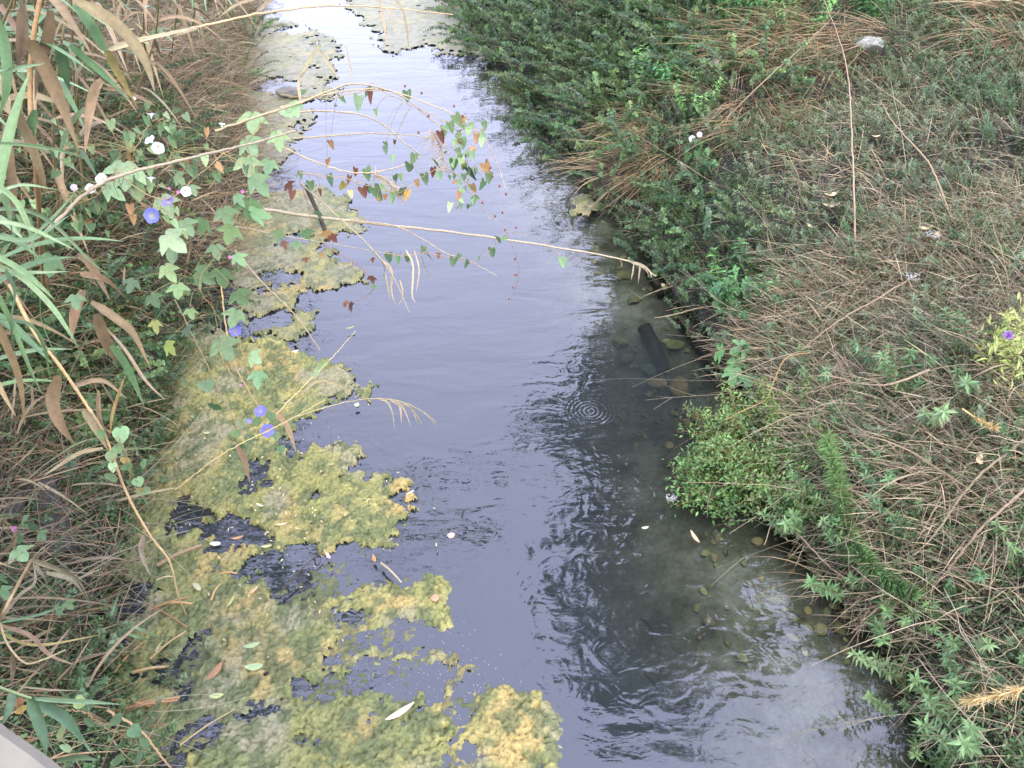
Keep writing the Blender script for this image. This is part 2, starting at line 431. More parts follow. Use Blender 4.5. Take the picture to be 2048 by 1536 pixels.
# ------------------------------------------------------------------ ground, bed, water
def grid_st(s, t, zf, mask=None):
    S, T = np.meshgrid(s, t, indexing='ij')
    Z = zf(S, T)
    V = from_st(S, T, Z).reshape(-1, 3)
    ns, ntt = S.shape
    i = np.arange(ns * ntt).reshape(ns, ntt)
    F = np.stack([i[:-1, :-1], i[1:, :-1], i[1:, 1:], i[:-1, 1:]], -1).reshape(-1, 4)[:, ::-1]
    return V, F, S, T
s_ax = np.concatenate([[-60, -30, -12, -5], np.arange(-2, 20, .08), [21, 23, 26, 32, 45, 80, 200, 600]])
t_ax = np.concatenate([[-600, -200, -80, -40, -20, -12], np.arange(-8, -3, .25), np.arange(-3, 4.5, .05), np.arange(4.5, 9, .2), [10, 12, 20, 40, 80, 200, 600]])
V, F, _, _ = grid_st(s_ax, t_ax, ground_st)
cz = V[F].mean(1)
cs, ct = to_st(cz)
bank = (ct > t_right(cs) - .03) | (ct < t_left(cs) + .03)
def sub(V, F):
    u, inv = np.unique(F, return_inverse=True); return V[u], inv.reshape(F.shape)
vs, vt = to_st(V); ins_ = np.minimum(t_right(vs) - vt, vt - t_left(vs))
silt = np.clip((ins_ - .05) / .22, 0, 1); GC = np.stack([silt, silt, silt], 1)
u_, inv = np.unique(F[bank], return_inverse=True)
tag(MB().add(V[u_], inv.reshape(-1, 4), GC[u_]).build('ground', M_EARTH, origin=(0, 0, 0)), 'earth banks on both sides of the stream', kind='structure')
u_, inv = np.unique(F[~bank], return_inverse=True)
tag(MB().add(V[u_], inv.reshape(-1, 4), GC[u_]).build('stream_bed', M_EARTH, origin=(0, 0, 0)), 'silty bed of the stream under shallow water', kind='structure')

sw = np.concatenate([[-60, -20, -8], np.arange(-3, 20, .1), [24, 40, 120, 600]]); tw = np.arange(-3.2, 4.4, .1)
V, F, S, T = grid_st(sw, tw, lambda a, b: 0 * a)
depth = np.maximum(-ground_st(S, T), 0)
pxw, pyw, _ = project(V)
murk = 1 - np.exp(-depth.ravel() ** 1.6 * 3.4)
def blob(px, py, cx, cy, rx, ry): return np.exp(-(((px - cx) / rx) ** 2 + ((py - cy) / ry) ** 2))
ruf = .05 + .8 * blob(pxw, pyw, 1270, 1090, 230, 230) + .5 * blob(pxw, pyw, 1120, 760, 70, 90) + .6 * blob(pxw, pyw, 720, 900, 120, 120) \
      + .5 * blob(pxw, pyw, 800, 1330, 200, 90) + .3 * blob(pxw, pyw, 1500, 1350, 300, 120) + .25 * blob(pxw, pyw, 1080, 300, 120, 200) + .3 * blob(pxw, pyw, 620, 260, 100, 200)
wat = MB().add(V, F, np.stack([murk, np.clip(ruf, 0, 1), 0 * murk], 1)).build('water', M_WATER, origin=(0, 0, 0))
tag(wat, 'calm stream water mirroring the pale sky', kind='structure')

# ------------------------------------------------------------------ floating algae
def sdf_px(px, py, poly):
    """signed distance in photo pixels, positive inside"""
    poly = np.asarray(poly, float); best = np.full(px.shape, 1e9); ins = np.zeros(px.shape, bool)
    for (x0, y0), (x1, y1) in zip(poly, np.roll(poly, -1, 0)):
        ex, ey = x1 - x0, y1 - y0
        u = np.clip(((px - x0) * ex + (py - y0) * ey) / (ex * ex + ey * ey + 1e-9), 0, 1)
        best = np.minimum(best, np.hypot(px - x0 - u * ex, py - y0 - u * ey))
        c = ((y0 > py) != (y1 > py)) & (px < (x1 - x0) * (py - y0) / (y1 - y0 + 1e-9) + x0)
        ins ^= c
    return np.where(ins, best, -best)
PAL = np.array([(.205, .20, .055), (.265, .245, .075), (.115, .14, .045), (.29, .225, .07), (.205, .195, .10), (.075, .095, .03)])
def algae(name, label, poly, step, edge=.14, sink=0.0, pale=0.0, holes=(), thr=0.0, hgt=1.0, gold=0.0, seed=0):
    P = at(np.array([q[0] for q in poly]), np.array([q[1] for q in poly]))
    x0, y0 = P[:, 0].min() - .15, P[:, 1].min() - .15; x1, y1 = P[:, 0].max() + .15, P[:, 1].max() + .15
    X, Y = np.meshgrid(np.arange(x0, x1, step), np.arange(y0, y1, step), indexing='ij')
    G = np.stack([X, Y, 0 * X], -1)
    # polygon carried to the water surface, distances in metres
    d = sdf_px(X, Y, P[:, :2])
    for (hx, hy, hr) in holes:
        c = at(hx, hy); wob = 1 + .9 * (fbm(X * 9, Y * 9, 60) - .5)
        d = np.minimum(d, (np.hypot(X - c[0], Y - c[1]) - hr * wob))
    n = fbm(X * 4.5, Y * 4.5, 21 + seed, 5) - .5
    n = n + (fbm(X * 20, Y * 20, 23 + seed, 3) - .5) * .55
    hole = np.clip(fbm(X * 2.2, Y * 2.2, 81, 5) - .60, 0, 1) * (5 if pale < .7 else 0)
    field = np.minimum(d, .22) + n * edge * 2.6 - thr - hole * .14
    wx = fbm(X * 7, Y * 7, 9, 3) * .12; wy = fbm(X * 7, Y * 7, 19, 3) * .12
    def dome(sc, sd): return np.sqrt(np.clip(1 - (worley((X + wx) * sc, (Y + wy) * sc, sd) / .78) ** 2, 0, 1))
    W1, W2, W3 = dome(10, 31), dome(28, 37), dome(56, 53)
    big_ = fbm(X * 3, Y * 3, 71)
    lump = .012 * W1 + .022 * W2 + .020 * W3 + .04 * (big_ - .5)
    field = field + (W1 - .6) * edge * .35 + (W2 - .6) * .03
    rise = np.clip(field / .06, 0, 1) ** .7
    Z = -.018 + rise * (.004 + .030 * max(0, 1 - hgt) + lump * hgt) - sink
    keep = (field > -.02) & (Z > -.012 - sink)
    cc = fbm(X * 1.8 + 3, Y * 1.8, 41 + seed, 4); c2 = fbm(X * 8, Y * 8, 43, 3)
    k = np.clip((cc - .3) / .4, 0, 1)[..., None]
    C = PAL[2] * (1 - k) + PAL[0] * k
    k2 = np.clip((c2 - .5) * 4, 0, 1)[..., None]; C = C * (1 - k2) + PAL[1] * k2
    k3 = np.clip((fbm(X * 2.6, Y * 2.6, 47, 3) - .58 + gold * .2) * 6, 0, 1)[..., None]; C = C * (1 - k3) + PAL[3] * k3
    k4 = np.clip((fbm(X * 3.1 + 9, Y * 3.1, 49, 3) - .56 + pale * .2) * 6, 0, 1)[..., None]; C = C * (1 - k4) + PAL[4] * k4
    k5 = np.clip((fbm(X * 14, Y * 14, 57, 4) - .50) * 6, 0, .8)[..., None]; C = C * (1 - k5) + PAL[5] * k5
    if pale: C = C * (1 - .55 * pale) + np.array([.15, .145, .10]) * .55 * pale
    if sink: C = C * .62
    # cells with every corner kept
    i = np.arange(X.size).reshape(X.shape)
    ok = keep[:-1, :-1] & keep[1:, :-1] & keep[1:, 1:] & keep[:-1, 1:]
    F = np.stack([i[:-1, :-1], i[1:, :-1], i[1:, 1:], i[:-1, 1:]], -1)[ok]
    V = np.stack([X, Y, Z], -1).reshape(-1, 3); Cf = C.reshape(-1, 3)
    u, inv = np.unique(F, return_inverse=True)
    return tag(MB().add(V[u], inv.reshape(F.shape), Cf[u]).build(name, M_ALGAE, origin=(0, 0, 0)), label, kind='stuff')
algae('floating_algae', 'broad yellow-green algae mat along the left bank, middle of the stream',
      [(330, 640), (420, 645), (480, 690), (540, 682), (600, 700), (640, 705), (680, 730), (722, 745), (742, 805), (728, 808), (712, 772), (662, 795), (622, 830), (600, 850), (592, 882),
       (622, 892), (650, 900), (690, 893), (708, 930), (700, 950), (760, 950), (790, 970), (795, 995), (822, 1020), (800, 1062), (760, 1085), (700, 1085), (650, 1110), (620, 1105), (540, 1100),
       (500, 1130), (440, 1160), (400, 1190), (320, 1210), (240, 1180), (260, 1050), (290, 900)], .0075, thr=-.03, holes=((440, 1085, .16), (370, 1045, .10), (600, 890, .10), (500, 955, .08), (430, 1135, .10)))
algae('floating_algae', 'algae tongue between the dead stems and the open water, upper left',
      [(470, 430), (560, 380), (640, 372), (700, 395), (745, 440), (725, 470), (690, 475), (660, 500), (720, 540), (750, 556), (740, 575), (660, 577), (600, 590), (610, 612), (645, 612), (640, 640),
       (600, 690), (560, 690), (500, 660), (460, 620), (440, 520)], .012, pale=.45, hgt=.8, holes=((560, 560, .12), (590, 480, .08), (560, 640, .09)), thr=.02, seed=3)
algae('floating_algae', 'pale broken algae strip beside the far left bank',
      [(480, 40), (560, 35), (640, 60), (690, 90), (685, 130), (665, 200), (620, 250), (570, 330), (520, 360), (450, 330), (470, 200)], .024, pale=.8, hgt=.4, edge=.20, holes=((545, 175, .28), (590, 60, .22), (640, 210, .16)), thr=.04, seed=5)
algae('floating_algae', 'pale algae sheet across the far stream at the top',
      [(660, -60), (960, -60), (975, 60), (1000, 115), (940, 118), (920, 105), (880, 112), (850, 85), (820, 98), (790, 110), (765, 92), (740, 60), (700, 20)], .028, pale=.9, hgt=.35, edge=.22, thr=.0, seed=8)
algae('floating_algae', 'lumpy algae patch reaching into the open water above the bottom mat',
      [(690, 1190), (730, 1160), (780, 1158), (832, 1162), (842, 1130), (892, 1140), (907, 1165), (890, 1200), (900, 1250), (880, 1272), (840, 1240), (800, 1240), (760, 1257), (722, 1262), (730, 1232),
       (640, 1215), (618, 1198), (650, 1188)], .008, edge=.05, gold=.4, seed=2)
algae('floating_algae', 'dark green cushioned algae mat at the lower left corner',
      [(300, 1190), (380, 1160), (440, 1165), (510, 1150), (530, 1200), (540, 1222), (600, 1208), (640, 1240), (660, 1270), (690, 1300), (680, 1340), (640, 1370), (592, 1362), (580, 1392), (650, 1400), (740, 1388),
       (790, 1372), (810, 1402), (890, 1400), (902, 1440), (880, 1480), (900, 1600), (230, 1600), (260, 1460), (250, 1350), (270, 1240)], .0085, edge=.13, thr=-.035,
      holes=((370, 1330, .17), (400, 1490, .13), (570, 1180, .10), (540, 1300, .05), (700, 1310, .10), (520, 1420, .07), (620, 1470, .06)), seed=1)
algae('floating_algae', 'golden rounded algae mat at the bottom centre edge',
      [(890, 1490), (955, 1430), (940, 1390), (972, 1366), (1040, 1366), (1082, 1382), (1112, 1420), (1128, 1470), (1135, 1600), (890, 1600)], .008, edge=.05, gold=.7, holes=((935, 1500, .04),), seed=4)
algae('floating_algae', 'small drifting algae crumbs between the lower mats',
      [(880, 1270), (910, 1300), (912, 1400), (880, 1400), (870, 1340), (800, 1330), (700, 1330), (690, 1290), (760, 1290), (840, 1300)], .009, edge=.10, thr=.05, pale=.4, hgt=.6, seed=6)
algae('floating_algae', 'small algae raft under the overhanging right bank',
      [(1150, 385), (1185, 380), (1200, 420), (1180, 435), (1140, 425)], .02, edge=.08, pale=.3, seed=7)

algae('sunken_algae', 'dark olive algae hanging just under the water between the lower left mats',
      [(150, 1130), (300, 1080), (450, 1150), (700, 1120), (760, 1150), (720, 1200), (900, 1260), (910, 1400), (760, 1440), (900, 1600), (150, 1600), (160, 1300)], .016, edge=.3, sink=.035, hgt=1.2, thr=.02, seed=12)

# ------------------------------------------------------------------ stones and timber
def rock_mesh(name, c, size, colr, flat=.6, seed=0, sub_=3, mat=None, parent=None, rot=0.0, gain_=1.0):
    import bmesh
    bm = bmesh.new(); bmesh.ops.create_icosphere(bm, subdivisions=sub_, radius=1)
    V = np.array([v.co[:] for v in bm.verts]); F = np.array([[v.index for v in f.verts] for f in bm.faces]); bm.free()
    r2 = np.random.default_rng(seed)
    for _ in range(9):                       # facets
        n = unit(r2.normal(size=3)); k = .62 + r2.random() * .28; dd = V @ n
        V = V - n * np.maximum(dd - k, 0)[:, None] * .92
    V = V * (1 + .05 * (fbm(V[:, 0] * 4 + seed, V[:, 1] * 4 + V[:, 2] * 3, seed) - .5)[:, None])
    V = V * np.array([size[0], size[1], size[1] * flat]); cr_, sr_ = math.cos(rot), math.sin(rot)
    V = np.stack([V[:, 0] * cr_ - V[:, 1] * sr_, V[:, 0] * sr_ + V[:, 1] * cr_, V[:, 2]], 1)
    base = np.array(colr); mot = fbm(V[:, 0] * 14 + seed, V[:, 1] * 14 + V[:, 2] * 9, seed + 4)[:, None]
    C = base * gain_ * (.55 + .9 * mot)
    return MB().add(V + np.array(c), F, C).build(name, mat or M_STONE, parent, smooth=False)
def bedpt(px, py, up=0.0):
    p = at(px, py, 0)
    for _ in range(6): p = at(px, py, float(ground(p[0], p[1])) + up)
    return p
named = [(1316, 766, .10, .07, (.30, .24, .13), 'pale ochre stone in the shallows below the sunken log'),
         (1358, 776, .15, .085, (.24, .17, .08), 'brown flat stone under water right of the ochre stone'),
         (1240, 685, .09, .07, (.16, .17, .08), 'mossy round stone left of the sunken log'),
         (1254, 716, .075, .055, (.12, .12, .09), 'dark small stone below the mossy round stone'),
         (1325, 574, .06, .05, (.28, .24, .15), 'tan stone at the waterline beneath the broken cane tip'),
         (1350, 690, .10, .07, (.20, .20, .08), 'yellow-green stone beside the log at its right'),
         (1378, 655, .07, .05, (.22, .20, .10), 'olive stone between the log and the bank'),
         (1300, 740, .10, .07, (.10, .12, .07), 'dark green stone touching the foot of the log'),
         (1396, 830, .09, .06, (.26, .16, .07), 'rusty stone near the overhanging shrub'),
         (1380, 850, .07, .05, (.18, .17, .08), 'olive stone just left of the overhanging shrub'),
         (1270, 600, .08, .06, (.13, .13, .07), 'dark stone under the ripples near the cane tip'),
         (1210, 600, .10, .07, (.14, .15, .08), 'dim stone at the edge of the sky reflection'),
         (1250, 550, .09, .06, (.15, .15, .07), 'moss green stone below the long cane'),
         (1190, 500, .10, .07, (.13, .14, .08), 'sunken stone where the long cane crosses the bank reflection')]
for i, (px, py, a_, b_, c_, lb) in enumerate(named):
    p = bedpt(px, py, b_ * .3)
    tag(rock_mesh('stone', p, (a_, b_), c_, .6, i + 3, 3, rot=i * 1.3, gain_=1.7), lb, 'stone')
k = 0
while k < 150:
    px, py = (rng.uniform(1180, 1460), rng.uniform(430, 900)) if k < 95 else (rng.uniform(1380, 1800), rng.uniform(1000, 1330))
    p = bedpt(px, py, .01)
    s_, t_ = to_st(p)
    if not (t_right(s_) - .95 < t_ < t_right(s_) - .05): continue
    a_ = rng.uniform(.015, .050)
    tag(rock_mesh('pebble', p, (a_, a_ * rng.uniform(.6, .9)), jcol((.24, .23, .13), 1)[0], .6, 100 + k, 2, rot=rng.random() * 6, gain_=1.4), 'small mossy stone lying on the shallow bed by the right bank', 'stone', 'small stones in the shallows by the right bank')
    k += 1
def log(name, A, B, r, colr, label, cat, seed=0, square=False):
    n = 26; C = curve([A, (np.array(A) + B) / 2 + np.array([.01, 0, .01]), B], n); sides = 14 if not square else 8
    th = np.arange(sides) * 2 * math.pi / sides
    T = unit(np.gradient(C, axis=0)); a_ = unit(np.cross(T, [0, 0, 1])); b_ = np.cross(a_, T)
    sq = 1 / np.maximum(np.abs(np.cos(th)), np.abs(np.sin(th))) if square else 1 + 0 * th
    rr = r * np.minimum(sq, 1.3)[None] * (1 + .10 * (vnoise(np.arange(n)[:, None] * .5 + seed, th[None] * 3, seed) - .5) + .08 * (vnoise(np.arange(n)[:, None] * .12, th[None] * 6, seed + 5) - .5))
    V = C[:, None] + rr[..., None] * (a_[:, None] * np.cos(th)[None, :, None] + b_[:, None] * np.sin(th)[None, :, None])
    i = np.arange(n * sides).reshape(n, sides); j = np.roll(i, -1, 1)
    F = np.stack([i[:-1], j[:-1], j[1:], i[1:]], -1).reshape(-1, 4)
    V = V.reshape(-1, 3); V = np.vstack([V, C[0], C[-1]])
    E = np.array([[n * sides, q, (q + 1) % sides] for q in range(sides)] + [[n * sides + 1, (n - 1) * sides + (q + 1) % sides, (n - 1) * sides + q] for q in range(sides)])
    cc = np.array(colr) * (.6 + .8 * vnoise(V[:, 0] * 30, V[:, 1] * 30 + V[:, 2] * 20, seed))[:, None]
    return tag(MB().add(V, [F, E], cc).build(name, M_STEM, smooth=not square), label, cat)
log('sunken_log', bedpt(1288, 655, .10), bedpt(1328, 742, .05), .062, (.035, .025, .018), 'dark sawn log lying under water near the right bank', 'log')
log('timber_beam', bedpt(1362, 640, .04), bedpt(1428, 738, .03), .045, (.030, .024, .018), 'dark straight beam along the foot of the right bank', 'beam', 3, True)
log('timber_stake', bedpt(1296, 545, .05), bedpt(1322, 592, .04), .03, (.025, .02, .016), 'short dark beam end below the broken cane tip', 'beam', 5, True)
for (a0, b0, lb) in (((1325, 1425), (1390, 1412), 'thin sunken stick lower right on the silt'), ((1275, 1440), (1335, 1470), 'thin sunken stick nearest the bottom edge'), ((1352, 818), (1375, 842), 'short sunken twig below the brown stone')):
    m = MB(); tube1(m, [bedpt(*a0, .03), bedpt((a0[0] + b0[0]) / 2, (a0[1] + b0[1]) / 2 - 4, .04), bedpt(*b0, .03)], .011, .007, (.10, .09, .05), 14, 6)
    tag(m.build('sunken_stick', M_STEM), lb, 'stick')

# little dark fish over the silt
def fish(px, py, ang, Ln, label):
    c = at(px, py, -.07); n = 12; u = np.linspace(0, 1, n)
    w = .15 * np.sin(np.pi * np.clip(u * 1.05, 0, 1)) ** .8 * (1 - .45 * u); w[-1] = .02; w[0] = .03
    bend = .06 * np.sin(u * 4)
    C = np.stack([bend, .5 - u, 0 * u], 1) * Ln
    ca, sa = math.cos(ang), math.sin(ang); Rm = np.array([[ca, -sa, 0], [sa, ca, 0], [0, 0, 1]])
    root = thing('fish', label, 'fish', c)
    m = MB(); sides = 8; th = np.arange(sides) * 2 * math.pi / sides
    V = C[:, None] + (Ln * w[:, None, None]) * np.stack([np.cos(th) * .55, 0 * th, np.sin(th)], -1)[None]
    i = np.arange(n * sides).reshape(n, sides); j = np.roll(i, -1, 1)
    m.add(V.reshape(-1, 3) @ Rm.T + c, np.stack([i[:-1], j[:-1], j[1:], i[1:]], -1).reshape(-1, 4), (.045, .05, .04)); m.build('body', M_FISH, root)
    e = C[-1]; tf = np.array([e, e + [0, -.16 * Ln, .09 * Ln], e + [0, -.11 * Ln, 0], e + [0, -.16 * Ln, -.09 * Ln]])
    MB().add(tf @ Rm.T + c, np.array([[0, 1, 2], [0, 2, 3]]), (.04, .045, .035)).build('tail_fin', M_FISH, root)
    q = C[4]; ff = np.array([q + [0, .05 * Ln, .12 * Ln], q + [0, -.1 * Ln, .20 * Ln], q + [0, -.16 * Ln, .10 * Ln]])
    MB().add(ff @ Rm.T + c, np.array([[0, 1, 2]]), (.04, .045, .035)).build('dorsal_fin', M_FISH, root)
fish(1495, 1188, R(12), .15, 'small dark fish over the silt, beside the dark pit')
fish(1297, 1252, R(40), .13, 'small slim fish at the edge of the dark reflection')
fish(1305, 1368, R(35), .14, 'small fish nearest the bottom edge of the water')
fish(1452, 1108, R(-20), .09, 'tiny fish below the rounded shrub')
fish(1588, 1228, R(60), .10, 'tiny fish over the silt nearest the right bank')

# ------------------------------------------------------------------ bridge edge at the lower left corner
root = thing('bridge_parapet', 'weathered pale concrete bridge edge cutting the lower left corner', 'parapet', (-.7, .3, 0))
e0, e1 = at(0, 1441, 2.9), at(132, 1538, 2.9)
dv = unit(e1 - e0); nv = np.array([dv[1], -dv[0], 0]);  nv = nv if nv[1] < 0 else -nv
def slab(a_, b_, w, z0, z1, inset, colr, name, nx=60):
    u = np.linspace(0, 1, nx); prof = [(inset, z0), (inset, z1 - .012), (inset + .012, z1), (inset + w * .5, z1 + .004), (inset + w - .012, z1), (inset + w, z1 - .012), (inset + w, z0)]
    V = np.array([[a_ + (b_ - a_) * t + nv * q[0] + np.array([0, 0, q[1] - a_[2]]) for q in prof] for t in u])
    jit = (fbm(V[..., 0] * 18, V[..., 1] * 18 + V[..., 2] * 18, 77) - .5) * .010
    V = V + nv * jit[..., None] * .8; V[..., 2] += jit * .5
    k = len(prof); i = np.arange(nx * k).reshape(nx, k); j = np.roll(i, -1, 1)
    F = np.stack([i[:-1], j[:-1], j[1:], i[1:]], -1).reshape(-1, 4)
    E = [np.array([list(range(k))]), np.array([[(nx - 1) * k + q for q in range(k)][::-1]])]
    MB().add(V.reshape(-1, 3), [F] + E, colr).build(name, M_CONCRETE, root, smooth=False)
slab(e0 - dv * 3.0, e1 + dv * .9, .34, 2.76, 2.9, 0, (.16, .153, .147), 'coping')
slab(e0 - dv * 3.0, e1 + dv * .9, .24, 1.6, 2.757, .05, (.14, .135, .125), 'wall')

# ------------------------------------------------------------------ plant masters for the right bank
UP = np.array([0, 0, 1.0])
GREEN = [(.075, .150, .052), (.060, .120, .055), (.10, .17, .075), (.085, .125, .060)]
def shoots(n, r0, L0, L1, lean, g0, g1, k=8, out=1.0):
    a_ = rng.uniform(0, 2 * math.pi, n); rr = r0 * np.sqrt(rng.random(n))
    P = np.stack([np.cos(a_) * rr, np.sin(a_) * rr, -.03 + 0 * a_], 1)
    D = np.stack([np.cos(a_) * out * rng.uniform(.2, 1, n), np.sin(a_) * out * rng.uniform(.2, 1, n), np.ones(n)], 1) + np.array(lean)
    return droop(P, D, rng.uniform(L0, L1, n), rng.uniform(g0, g1, n), k, .06)
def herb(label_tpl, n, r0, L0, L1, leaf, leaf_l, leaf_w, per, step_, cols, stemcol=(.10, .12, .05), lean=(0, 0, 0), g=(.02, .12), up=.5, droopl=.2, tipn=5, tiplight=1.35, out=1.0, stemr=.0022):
    """one plant = Empty > stem mesh, foliage mesh (local coordinates, downhill = -X)"""
    root = thing(label_tpl[0], label_tpl[1], label_tpl[2])
    S = shoots(n, r0, L0, L1, lean, g[0], g[1], 9, out)
    m = MB(); tubes(m, S, np.linspace(stemr * 1.3, stemr * .6, 9)[None] * np.ones((n, 1)), jcol(stemcol, n), 3); m.build('stem', M_STEM, root)
    m = MB(); Ls = np.linalg.norm(np.diff(S, axis=1), axis=2).sum(1)
    for i in range(n):
        q = max(2, int(Ls[i] / step_)); uu = np.linspace(.18, .97, q)
        C = curve(S[i], 40); T = unit(np.gradient(C, axis=0))
        idx = (uu * 39).astype(int); idx = np.repeat(idx, per); idx = np.concatenate([idx, np.full(tipn, 39)])
        mm = len(idx); a_ = np.arange(mm) * (2 * math.pi / per) + rng.random() * 6 + rng.normal(size=mm) * .35
        t = T[idx]; x_ = unit(np.cross(t, UP + rng.normal(size=3) * .01 + np.array([.01, 0, 0]))); y_ = np.cross(x_, t)
        rad = x_ * np.cos(a_)[:, None] + y_ * np.sin(a_)[:, None]
        upk = np.where(idx == 39, up + .5, up)
        D = unit(rad + t * upk[:, None] + rng.normal(size=(mm, 3)) * .22 - UP * droopl)
        N = unit(t + UP * .5 - D * 0.2 + rng.normal(size=(mm, 3)) * .3)
        sz = rng.uniform(.65, 1.15, mm) * leaf_l * np.where(idx == 39, .7, 1)
        base = np.array(cols)[rng.integers(len(cols), size=1)]
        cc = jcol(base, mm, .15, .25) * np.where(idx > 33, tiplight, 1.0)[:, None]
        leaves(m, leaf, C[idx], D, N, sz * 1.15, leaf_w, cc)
    m.build('foliage', M_LEAF, root)
    return root
def dry_tuft(label_tpl, n, r0, L0, L1, w, cols, lean=(0, 0, 0), g=(.2, .6), out=1.0, stems=False):
    root = thing(*label_tpl[:3])
    S = shoots(n, r0, L0, L1, lean, g[0], g[1], 7, out)
    m = MB(); cc = np.concatenate([jcol(np.array(cols)[rng.integers(len(cols))], 1, .1, .3) for _ in range(n)])
    strips(m, S, w * np.array([.8, 1, 1, .9, .7, .45, .1])[None] * rng.uniform(.5, 1.3, (n, 1)), rng.normal(size=(n, 3)), cc)
    m.build('straw', M_DRY, root)['kind'] = 'stuff'
    return root
STRAW = [(.30, .235, .165), (.24, .19, .135), (.33, .275, .20), (.26, .195, .135)]
GREY = [(.26, .21, .17), (.20, .16, .13), (.33, .28, .23)]
masters = {}
def M(key, fn, n): masters[key] = [fn() for _ in range(n)]
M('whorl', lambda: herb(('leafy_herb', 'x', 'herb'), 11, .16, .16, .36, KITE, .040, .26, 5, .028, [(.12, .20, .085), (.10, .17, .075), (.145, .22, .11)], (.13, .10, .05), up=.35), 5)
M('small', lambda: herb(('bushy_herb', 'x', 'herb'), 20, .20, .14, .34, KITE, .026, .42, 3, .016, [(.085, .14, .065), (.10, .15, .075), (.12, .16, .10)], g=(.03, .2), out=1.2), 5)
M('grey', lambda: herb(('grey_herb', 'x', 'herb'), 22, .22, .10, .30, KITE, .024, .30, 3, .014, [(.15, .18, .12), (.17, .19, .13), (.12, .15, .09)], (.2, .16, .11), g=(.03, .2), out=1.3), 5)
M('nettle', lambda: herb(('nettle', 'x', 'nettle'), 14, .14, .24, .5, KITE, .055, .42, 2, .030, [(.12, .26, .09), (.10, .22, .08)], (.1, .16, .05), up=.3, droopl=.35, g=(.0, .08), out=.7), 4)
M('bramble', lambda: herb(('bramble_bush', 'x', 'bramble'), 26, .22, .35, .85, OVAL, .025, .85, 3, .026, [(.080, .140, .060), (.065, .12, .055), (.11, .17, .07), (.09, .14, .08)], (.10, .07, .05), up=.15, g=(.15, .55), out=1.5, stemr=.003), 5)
M('straw', lambda: dry_tuft(('dry_grass_tussock', 'x', 'dry grass'), 84, .24, .35, 1.0, .0058, STRAW, (-1.0, -.9 + rng.normal() * .3, -.45), (.10, .45), .8), 6)
M('twigs', lambda: dry_tuft(('dead_weed_clump', 'x', 'dead weeds'), 60, .18, .25, .7, .0055, GREY, (-.2, 0, 0), (.15, .6), 1.6), 4)
info = {'whorl': ('herb with whorled narrow leaves', 'whorled herbs on the right bank'),
        'small': ('bushy small-leaved green herb', 'small-leaved herbs on the banks'),
        'grey': ('grey-green fine-leaved herb', 'grey-green herbs on the banks'),
        'nettle': ('bright green nettle with drooping pointed leaves', 'nettles on the right bank'),
        'bramble': ('dark green bramble bush with round leaflets', 'bramble bushes over the water'),
        'straw': ('tussock of tan dry grass combed downhill', 'dry grass tussocks on the right bank'),
        'twigs': ('clump of grey dead weed stems', 'dead weed clumps on the banks')}
first = {k: list(v) for k, v in masters.items()}
placed = []
def place(key, P, sc=1.0, side=1, where='', rot=None):
    p = first[key].pop() if first[key] else copy_tree(masters[key][rng.integers(len(masters[key]))])
    p.location = [float(q) for q in P]
    base = math.atan2(NT[1], NT[0]) + (0 if side > 0 else math.pi)
    p.rotation_euler = (rng.normal() * .08, rng.normal() * .08 , base + (rng.normal() * .5 if rot is None else rot) + (rng.uniform(0, 6.28) if key in ('small', 'grey', 'whorl') else 0))
    s_ = sc * (rng.uniform(.65, 1.5) if key == 'whorl' else rng.uniform(.9, 1.4)); p.scale = (s_, s_, s_)
    p['label'] = info[key][0] + ' ' + where; p['category'] = p['category']; p['group'] = info[key][1]
    placed.append(p)
    return p
MARKS = {1: [(1530, 910, 'rounded shrub'), (1738, 88, 'white plastic bag'), (1480, 730, 'fig sapling'), (1480, 490, 'bright nettles'), (1826, 552, 'middle white umbel'), (1868, 468, 'upper white umbel'), (1392, 272, 'white bindweed pair'),
              (1740, 750, 'earth boulders'), (1700, 1020, 'rope-like weed'), (1980, 1390, 'golden plume'), (2016, 680, 'purple thistle'), (1440, 130, 'pale flat stone'), (1662, 400, 'large dry leaves'), (1970, 840, 'small golden seed head'), (1310, 545, 'tip of the long cane'), (1050, 120, 'far dark waterline'), (2010, 20, 'corner fence'), (1830, 1200, 'bushy weed end')],
         -1: [(310, 290, 'white flower pair'), (303, 431, 'large blue flower'), (470, 660, 'drooping lobed leaf'), (250, 930, 'heart-leaved cluster'), (90, 1030, 'dark hollow boulder'), (222, 1250, 'green reed tuft'), (60, 1440, 'concrete corner'), (578, 186, 'grey stone in the algae'), (120, 1150, 'fan of curled pale leaves'), (380, 120, 'far dead stems')]}
def zone(px, py, side):
    x, y, nm = min(MARKS[side], key=lambda q: (q[0] - px) ** 2 + (q[1] - py) ** 2); dx, dy = px - x, py - y
    far_ = ' just' if math.hypot(dx, dy) < 60 else ' well' if math.hypot(dx, dy) > 170 else ''
    w_ = ('right of' if dx > 0 else 'left of') if abs(dx) > abs(dy) else ('below' if dy > 0 else 'above')
    return f"{far_} {w_} the {nm}".strip()

